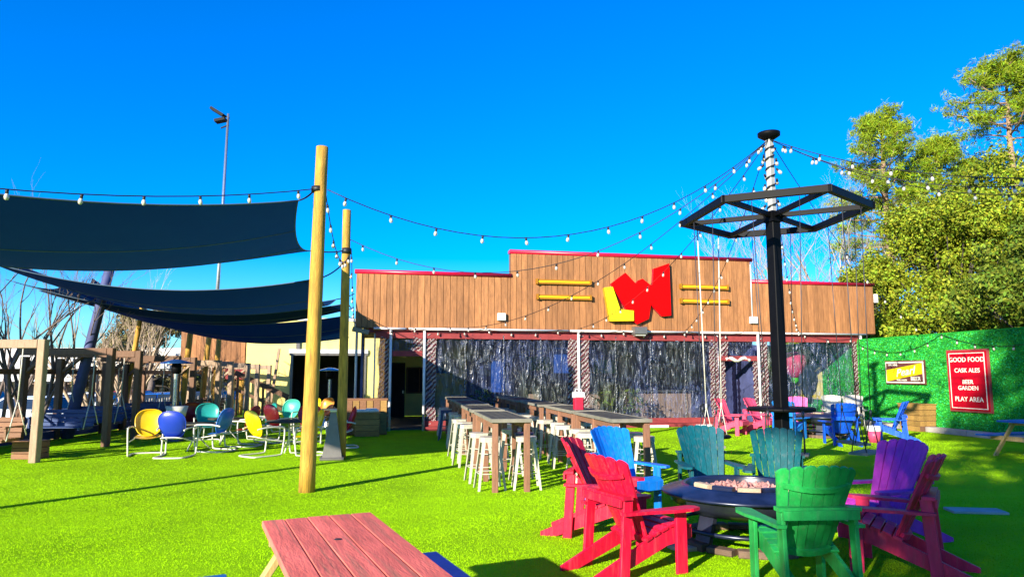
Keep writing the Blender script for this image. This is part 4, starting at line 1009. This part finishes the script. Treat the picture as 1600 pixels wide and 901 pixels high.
# patio heaters
def heater(label, loc, h, dome):
    o = thing('patio_heater', label, 'heater', loc, 0, 'patio heaters')
    MB().lathe([(.02, h + .04), (.12, h + .03), (.40, h - .05), (.42, h - .07), (.12, h - .015), (0, h - .01)], 28).build('reflector', dome, o)
    MB().lathe([(.09, h - .04), (.13, h - .12), (.13, h - .30), (.07, h - .34)], 16).build('burner', M_black, o)
    MB().lathe([(.055, h - .33), (.055, .62), (.055, .6)], 12).build('column', M_heat, o)
    MB().lathe([(.05, .66), (.2, .62), (.23, .05), (.25, .0)], 20).build('tank_cover', M_heat, o)
    return o
M_dome = mat('blue_steel', (.03, .12, .40), .25, .6)
heater('patio heater with a dark blue dome at the end of the swing frames', (-8.95, 18.9, 0), 2.04, M_dome)
heater('patio heater with a pale dome before the garage opening', (-5.95, 23.2, 0), 1.86, M_heat)
o = thing('basket', 'white wire basket on the navy wall by the heater', 'basket', (-8.6, 18.3, 0))
MB().lathe([(.2, .62), (.26, .88), (.27, .88), (.21, .60), (0, .60)], 16).build('bowl', M_wtube, o); MB().box((0, 0, .3), (.3, .3, .6)).build('stand', M_navyp, o)

# ------------------------------------------------------------------ timber swing frames along the left
FR = [(13.9, 75, 2.37), (16.9, 181, 2.31), (18.7, 224, 2.30), (20.6, 284, 2.22), (21.8, 309, 2.2), (23.8, 348, 2.15), (25.2, 367, 2.13), (26.8, 393, 2.1), (27.9, 408, 2.08), (29.0, 426, 2.05)]
onm = ['nearest', 'second', 'third', 'fourth', 'fifth', 'sixth', 'seventh', 'eighth', 'ninth', 'farthest']
SW = None
for i, (y, px, h) in enumerate(FR):
    x = (px - 800) / 1100 * y; m = M_tan if i == 0 or i > 4 else M_brown  # darker timber for frames under the sails, their shade put into the colour
    wv = 2.2 if i < 5 else 1.6
    o = thing('timber_arch', f'{onm[i]} timber swing frame of the row on the left, counted from the camera', 'swing frame', (x, y, 0), R(-3), 'timber swing frames')
    MB().box((-.07, 0, h / 2), (.15, .15, h), None, 0, None, .01).build('post', m, o); MB().box((-wv, 0, h / 2 - .1), (.15, .15, h - .2), None, 0, None, .01).build('post', m, o)
    MB().box((-wv / 2 - .15, 0, h - .085), (wv + .28 - .3, .13, .17), None, 0, None, .01).build('beam', m, o)
    MB().beam((-wv, .02, h - .6), (-wv + .55, .02, h - .15), .07, .1, 0, (0, 1, 0)).build('brace', m, o)
    if i < 7:
        bm = M_bench if i in (0, 5, 6) else M_navyp
        s_ = thing('bench_swing', f'plank bench swing hanging in the {onm[i]} timber swing frame', 'bench swing', (x, y, 0), R(-3) + random.uniform(-.06, .06), 'bench swings in the timber frames')
        c = -wv / 2 - .05; hw = .62 if i < 5 else .45
        for k in range(4): MB().box((c, .24 + .018 * k, .50 + .1 * k), (2 * hw, .022, .09), None, 0, None, .004).build('back_slat', bm, s_)
        for k in range(4): MB().box((c, -.22 + .115 * k, .45), (2 * hw, .1, .024), None, 0, None, .004).build('seat_slat', bm, s_)
        for sg in (-1, 1):
            MB().box((c + sg * (hw + .02), 0, .68), (.06, .56, .03)).build('arm', bm, s_); MB().box((c + sg * (hw + .02), -.22, .56), (.04, .05, .24)).build('arm_post', bm, s_)
            MB().box((c + sg * (hw - .06), 0.01, .415), (.05, .5, .045)).build('bearer', bm, s_)
            m2 = MB(); m2.tube([(c + sg * (hw + .07), 0, h - .17), (c + sg * (hw + .05), 0, 1.2)], .013, 6); m2.tube([(c + sg * (hw + .05), 0, 1.2), (c + sg * (hw + .06), -.25, .42)], .012, 6); m2.tube([(c + sg * (hw + .05), 0, 1.2), (c + sg * (hw + .06), .3, .5)], .012, 6)
            m2.build('chain', M_rope, s_)
# plank step by the nearest frame
crate('plank_step', 'small tan plank box beside the nearest swing post', 'box', (-9.75, 14.55, 0), -.05, .5, .4, .34, 3, M_bench)
# low navy wall and rail fence behind the frames
o = thing('low_plank_wall', 'low dark navy plank wall behind the swing frames', 'wall', (-11.9, 13, 0), R(90 + 1))
for k in range(6):
    for q in range(3): MB().box((-1.0 + k * 3.0, 0, .12 + q * .21), (2.98, .05, .2), None, 0, None, .006).build('plank', M_navyp, o)
for k in range(7): MB().box((-2.48 + k * 3.0, .06, .35), (.1, .07, .7)).build('post', M_navyp, o)
o = thing('rail_fence', 'brown timber rail fence between the swing frames and the parking lot', 'fence', (-12.25, 12, 0), R(90 + 1))
for k in range(7):
    MB().box((k * 3.0, 0, .95), (.13, .13, 1.95), None, 0, None, .008).build('post', M_brown, o)
    if k < 6:
        for z in (1.75,): MB().box((k * 3.0 + 1.5, -.02, z), (2.86, .06, .13)).build('rail', M_brown, o)
# parking lot fence of pale pickets
o = thing('picket_fence', 'dark metal picket fence at the parking lot edge', 'fence', (-13.0, 22, -.55), R(90 - 8))
m = MB()
for k in range(70): MB
for k in range(60):
    MB().box((k * .14, 0, .7), (.025, .025, 1.4)).build('picket', M_greym, o)
for z in (.2, 1.25): MB().box((4.13, .0, z), (8.4, .035, .04)).build('rail', M_greym, o)

# ------------------------------------------------------------------ picnic tables
def picnic(name, label, loc, rz, top_m, bench_m, L=1.85):
    o = thing(name, label, 'picnic table', loc, rz)           # runs along local y from 0 to -L
    for k in range(5):
        b_ = MB().box((-.284 + k * .142, -L / 2 + random.uniform(-.01, .01), .742), (.138, L, .038), None, 0, None, .005).build('top_plank', top_m, o)
    for sg, bm in ((-1, bench_m[0]), (1, bench_m[1])):
        for k in range(2): MB().box((sg * (.62 + k * .142), -L / 2 + .13 * 0, .435), (.138, L, .038), None, 0, None, .005).build('bench_plank', bm, o)
    for y in (-.3, -L + .3):
        for sg in (-1, 1): MB().beam((sg * .66, y, 0), (sg * .2, y, .72), .04, .1, 0, (0, 1, 0), .004).build('leg', M_pine, o)
        MB().box((0, y + .04, .375), (1.5, .04, .09)).build('cross_bearer', M_pine, o); MB().box((0, y + .04, .695), (.66, .04, .08)).build('cleat', M_pine, o)
    return o
pa = math.atan2(.41, .912)
pt = picnic('picnic_table', 'faded red plank picnic table with a blue bench in the foreground', (-1.29, 4.83, 0), pa, M_picred, (M_picblue, M_picblue), 2.0)
MB().lathe([(0, .763), (.022, .763), (.024, .7615), (.0, .7612)], 14, 0, Matrix.Translation((.0, -.72, 0))).build('umbrella_hole', M_dark, pt)
picnic('picnic_table', 'blue topped picnic table cut off by the right edge beside the green wall', (11.75, 14.9, 0), -1.25, M_picblue, (M_picblue, M_picblue), 1.8)

# ------------------------------------------------------------------ parking lot: cars, shops
def car(label, loc, rz, color):
    o = thing('parked_car', label, 'car', loc, rz, 'cars in the parking lot')      # along local x
    side = [(-2.2, .35), (-2.25, .62), (-2.1, .86), (-1.35, .95), (-.75, 1.40), (.75, 1.43), (1.5, 1.0), (2.15, .86), (2.25, .6), (2.2, .35)]
    MY_ = Matrix(((1, 0, 0, 0), (0, 0, -1, 0), (0, 1, 0, 0), (0, 0, 0, 1)))
    body = MB(); n = len(side)
    secs = [(-.86, .93, 0), (-.9, 1, .0), (.9, 1, 0), (.86, .93, 0)]
    vs = []
    for yy, k, _ in secs:
        for (x, z) in side:
            inn = max(0, (z - .95)) * .45; vs.append((x * k, (yy - inn if yy > 0 else yy + inn), z))
    fs = []
    for s_ in range(3):
        for i in range(n): fs.append((s_ * n + i, s_ * n + (i + 1) % n, (s_ + 1) * n + (i + 1) % n, (s_ + 1) * n + i))
    fs += [tuple(range(n - 1, -1, -1)), tuple(range(3 * n, 4 * n))]
    body.add(vs, fs, 0, False); body.build('body', M_car, o, color=color)
    for sg in (-1, 1):
        gp_ = [(-1.2, 1.0), (-.7, 1.34), (0, 1.36), (0, 1.0)]; gq = [(.06, 1.0), (.06, 1.36), (.7, 1.37), (1.25, 1.0)]
        for gg in (gp_, gq):
            v_ = [(x, sg * (.905 - max(0, z - .95) * .45), z) for x, z in gg]; MB().add(v_, [(0, 1, 2, 3)] if sg < 0 else [(3, 2, 1, 0)]).build('side_window', M_glass, o)
    for a, b_ in (((.82, 1.39), (1.44, 1.03)), ((-.82, 1.37), (-1.3, .99))):
        MB().add([(a[0] + .02 * (1 if a[0] > 0 else -1), -.62, a[1] + .015), (a[0] + .02 * (1 if a[0] > 0 else -1), .62, a[1] + .015), (b_[0] + .02 * (1 if a[0] > 0 else -1), .74, b_[1] + .015), (b_[0] + .02 * (1 if a[0] > 0 else -1), -.74, b_[1] + .015)], [(0, 1, 2, 3) if a[0] < 0 else (3, 2, 1, 0)]).build('windscreen', M_glass, o)
    for x in (-1.4, 1.4):
        for sg in (-1, 1):
            MT = Matrix.Translation((x, sg * .80, .33)) @ Matrix.Rotation(R(90), 4, 'X')
            wh = MB().lathe([(.2, -.1), (.33, -.1), (.33, .1), (.2, .1)], 18, 0, MT, True, True).build('wheel', M_tyre, o)
            MB().lathe([(0, -.09), (.2, -.08), (.2, .08), (0, .09)], 12, 0, MT).build('rim', M_steel, wh)
    for sg in (-1, 1): MB().box((2.13, sg * .62, .70), (.12, .3, .12)).build('headlight', M_bulb, o); MB().box((-2.14, sg * .66, .76), (.1, .26, .13)).build('tail_light', M_redcap, o)
    return o
LZ = -.58
car('white car with a blue tinted hood parked nearest behind the swing frames', (-18.0, 27.0, LZ), R(172), (.62, .66, .72)); car('white car parked behind the leaning dark pole', (-20.2, 33.5, LZ), R(6), (.75, .75, .74))
car('red car parked right of the white ones', (-19.6, 36.6, LZ), R(95), (.55, .01, .03)); car('blue car seen through the middle swing frames', (-16.4, 33.0, LZ), R(20), (.01, .12, .5)); car('dark blue car far right in the lot near the log poles', (-14.9, 36, LZ), R(80), (.03, .05, .12))
car('silver car at the left edge of the lot', (-25.6, 34, LZ), R(4), (.5, .5, .5))
mb_ = thing('shop_building', 'long white canopied shop building across the parking lot', 'building', (-48, 56, LZ), R(4))
MB().box((13, 4, 1.9), (46, 8, 3.4)).build('wall', M_mallb, mb_); MB().box((13, -1.2, 3.35), (47, 3.0, 1.35)).build('fascia', M_mallw, mb_); MB().box((13, 4, 4.2), (46.5, 8.4, .3)).build('roof', M_mallw, mb_)
MB().box((13, -2.75, 2.15), (47, .12, .9)).build('awning', M_mallw, mb_)
for k in range(15): MB().box((-10.3 + k * 3.25, -2.74, 2.64), (.12, .1, .08)).build('awning_bracket', M_greym, mb_)
for k in range(14):
    f = MB().box((-8 + k * 3.2, -.06, 1.25), (2.3, .1, 1.9)).build('window', M_glass, mb_)
    MB().box((-8 + k * 3.2, -.14, 1.25), (.08, .06, 1.9)).build('frame', M_mallw, f); MB().box((-6.4 + k * 3.2, -2.6, 1.3), (.25, .25, 2.6)).build('canopy_post', M_mallw, mb_)

# ------------------------------------------------------------------ trees
def bare_tree(label, loc, stems, h, spread, r0, m, depth=4, name='bare_tree', fork=.5, seed=1, lean=(0, 0), parts=True, tw=4):
    rd = random.Random(seed); o = thing(name, label, 'tree', loc)
    tr = MB(); br = MB()
    def grow(p, d, L, r, lev):
        n = 4; pts = [p]; rr = [r]; q = p; dd = d
        for i in range(n):
            dd = (dd + Vector((rd.gauss(0, .10), rd.gauss(0, .10), .05))).normalized(); q = q + dd * L / n; pts.append(q); rr.append(r * (1 - .4 * (i + 1) / n))
        (tr if lev == 0 else br).tube(pts, rr, 6 if lev < 2 else 4 if lev < 3 else 3, 0, False)
        if lev < depth:
            for k in range(rd.choice([2, 2, 3]) if lev < depth - 1 else tw):
                t = rd.uniform(.45, 1.0) if k else 1.0
                idx = min(n, max(1, int(t * n))); a = pts[idx]
                nd = (dd + Vector((rd.gauss(0, fork), rd.gauss(0, fork), rd.uniform(-.05, .35)))).normalized()
                grow(a, nd, L * rd.uniform(.5, .78), rr[idx] * .72, lev + 1)
    for k in range(stems):
        t = 2 * math.pi * k / stems + rd.uniform(-.3, .3); d = Vector((math.cos(t) * spread + lean[0], math.sin(t) * spread + lean[1], 1)).normalized()
        grow(Vector((math.cos(t) * .12, math.sin(t) * .12, 0)), d, h * rd.uniform(.38, .5), r0 * rd.uniform(.7, 1.1), 0)
    tr.build('trunk', m, o); br.build('crown', m, o)
    return o
bare_tree('bare crepe myrtle with many dark upright stems at the far left', (-14.4, 20.0, -.5), 7, 7.0, .26, .07, M_bark, 4, seed=3, fork=.33)
bare_tree('bare crepe myrtle behind the second swing frame', (-13.2, 19.4, -.5), 5, 6.6, .2, .065, M_bark, 4, seed=5, fork=.33)
bare_tree('small bare tree with a thick pollarded trunk behind the nearest swing frame', (-12.9, 15.9, -.3), 3, 2.7, .3, .17, M_bark, 3, seed=8, fork=.6)
bare_tree('pale barked crepe myrtle leaning left behind the third swing frame', (-13.0, 22.6, -.5), 8, 4.9, .33, .08, M_paleb, 4, seed=9, fork=.3, lean=(-.12, 0))
bare_tree('pale barked crepe myrtle behind the fourth swing frame', (-14.2, 26.5, -.5), 7, 4.9, .25, .08, M_paleb, 4, seed=12, fork=.3)
def foliage(lobes, n, size, ratio, m, parent, name='crown', tilt=.8, shell=.75):
    C = []; NN = []; w = np.array([l[1] ** 2 for l in lobes]); w = w / w.sum()
    for (c, r), k in zip(lobes, (w * n).astype(int)):
        d = RNG.normal(size=(k, 3)); d /= np.linalg.norm(d, axis=1)[:, None]
        q = RNG.uniform(shell, 1.05, k) ** 1.0
        C.append(np.array(c) + d * (r * q)[:, None] * np.array([1, 1, .85])); NN.append(d + np.array([0, 0, .25]))
    C = np.concatenate(C); V, F = leaf_quads(C, size, ratio, np.concatenate(NN), .7)
    return fast_mesh(name, V, F, m, parent)
def broad(label, loc, H, rad, n, m, seed, size=.17, z0=.8, trunk_h=None, k=26, density=1.0):
    rd = random.Random(seed); o = thing('broadleaf_tree', label, 'tree', loc)
    tr = MB(); tr.tube([(0, 0, 0), (.1, .05, H * .25), (0, .1, H * .5)], [.28, .22, .12], 10); tr.build('trunk', M_bark, o)
    br = MB(); lobes = []
    for i in range(k):
        t = rd.uniform(0, 6.28); z = z0 + (H - z0) * rd.random() ** .8; f = (z - z0) / (H - z0)
        env = rad * (math.sin(math.pi * min(1, .18 + .75 * f)) ** .8)
        rr = env * math.sqrt(rd.uniform(.15, 1)) * .85; c = (rr * math.cos(t), rr * math.sin(t), z - .2); lr = rd.uniform(.7, 1.3) * rad / 3.4
        for q in range(5):
            d = Vector((rd.gauss(0, 1), rd.gauss(0, 1), rd.gauss(0, .8))).normalized() * lr * .75
            lobes.append((tuple(Vector(c) + d), lr * rd.uniform(.35, .6)))
        br.tube([(0, 0, H * .22 + .2 * H * f), (c[0] * .5, c[1] * .5, (H * .3 + c[2]) / 2), c], [.07, .04, .015], 5)
    br.build('limb', M_darkbark, o)
    foliage(lobes, n, size, .5, m, o, 'crown', shell=.25)
    return o
broad('large olive green broadleaf tree behind the green wall next to the parapet', (17.7, 28.2, -.5), 9.0, 4.3, 105000, M_leaf, 21, .135, k=100, density=1)
broad('taller olive green broadleaf tree behind the red sign', (21.2, 27.5, -.5), 10.5, 4.9, 120000, M_leaf, 22, .145, k=90)
broad('lower leafy tree just behind the green wall near the right edge', (16.9, 21.5, -.3), 6.3, 3.2, 50000, M_leaf2, 23, .14, k=60)
broad('bushy tree behind the right end of the parapet', (14.9, 29.0, -.5), 6.6, 2.4, 34000, M_leaf, 24, .15, k=50)
def pine(label, loc, H, z0, rad, seed, k=26, n=30, m=M_needle, tuft=.55):
    rd = random.Random(seed); o = thing('pine_tree', label, 'tree', loc)
    MB().tube([(0, 0, 0), (.12, 0, H * .4), (0, .1, H * .75), (.05, 0, H * .97)], [.30, .25, .15, .05], 10).build('trunk', M_pineb, o)
    br = MB(); C = []
    for i in range(k):
        f = (i + rd.random()) / k; z = z0 + (H - z0) * f * .92; t = i * 2.4 + rd.uniform(-.5, .5); L = rad * (1.05 - .65 * f) * rd.uniform(.55, 1.1)
        e = Vector((math.cos(t) * L, math.sin(t) * L, z + L * rd.uniform(.0, .4)))
        br.tube([(0, 0, z - .2), Vector((e.x * .5, e.y * .5, z + .05)), e], [.06, .045, .02], 5)
        for q in range(n):
            s = rd.uniform(.45, 1.08); C.append((e.x * s + rd.gauss(0, .30), e.y * s + rd.gauss(0, .30), z + (e.z - z) * s + rd.gauss(.12, .2)))
    for q in range(n * 2): C.append((rd.gauss(0, .45), rd.gauss(0, .45), H * .95 + rd.gauss(0, .35)))
    br.build('limb', M_pineb, o)
    C = np.array(C); per = 16; CC = np.repeat(C, per, 0) + RNG.normal(0, .10, (len(C) * per, 3))
    V, F = leaf_quads(CC, tuft * .55, .13); fast_mesh('crown', V, F, m, o)
    return o
pine('pine tree with rounded clumps of needles above the broadleaf trees', (22.0, 40.5, -.5), 18.0, 8.5, 4.0, 31, 46, 46)
pine('second pine tree right of the first, partly behind it', (26.2, 42.0, -.5), 17.0, 8.0, 3.8, 32, 46, 46)
pine('tall pine tree with a bare pale trunk at the right edge', (29.3, 40.0, -.5), 21.0, 16.0, 3.4, 33, 30, 46)
pine('pine tree behind the swing mast strings at the far right', (31.5, 46.0, -.5), 17.0, 7.5, 4.4, 34, 40, 42)
for i, (x, y, h, sd2) in enumerate(((17.4, 40, 12.5, 41), (19.0, 41, 13.5, 42), (20.6, 40, 13.0, 43), (15.4, 42, 11.5, 44))):
    bare_tree(['bare pale tree behind the mast above the right parapet', 'bare pale tree just right of the mast post', 'rightmost bare pale tree beside the olive tree', 'leftmost faint bare tree beside the parapet step'][i], (x, y, -.5), 3, h, .2, .15, M_twig, 5, seed=sd2, fork=.55, tw=9)
broad('round green bush top over the right parapet cap', (13.4, 33.0, -.5), 6.6, 1.5, 7000, M_leaf, 51, .14)
broad('rounded russet green tree beyond the shops behind the pale log pole', (-25.5, 50, -.5), 6.2, 4.2, 24000, M_brush, 61, .22)
broad('dark green tree beyond the shops right of the pale log pole', (-23.0, 54, -.5), 6.4, 2.6, 12000, M_leaf2, 62, .2)
broad('leafless brown thicket left of the brown cladding', (-20.0, 52, -.5), 4.6, 2.6, 12000, M_brush, 63, .2)
pine('small far pine left of the brown cladding', (-22.6, 58, -.5), 7.6, 4.4, 2.2, 64, 16, 22, M_leaf2)
# trees behind the camera that dapple the right half of the yard
for i, (x, y, h, r_, n_, sd3) in enumerate(((-4.05, -10.15, 15.4, 3.5, 19000, 71), (-1.2, -7.6, 11.8, 3.6, 17000, 72), (3.2, -7.2, 11.2, 3.8, 15000, 74), (-9.2, -15.5, 17.0, 3.6, 22000, 75))):
    broad(['tall shade tree behind the camera on the left', 'shade tree right behind the camera', 'shade tree behind the camera on the right', 'shade tree far behind the camera on the left'][i], (x, y, 0), h, r_, n_, M_leaf2, sd3, .26, 3.0, k=60)
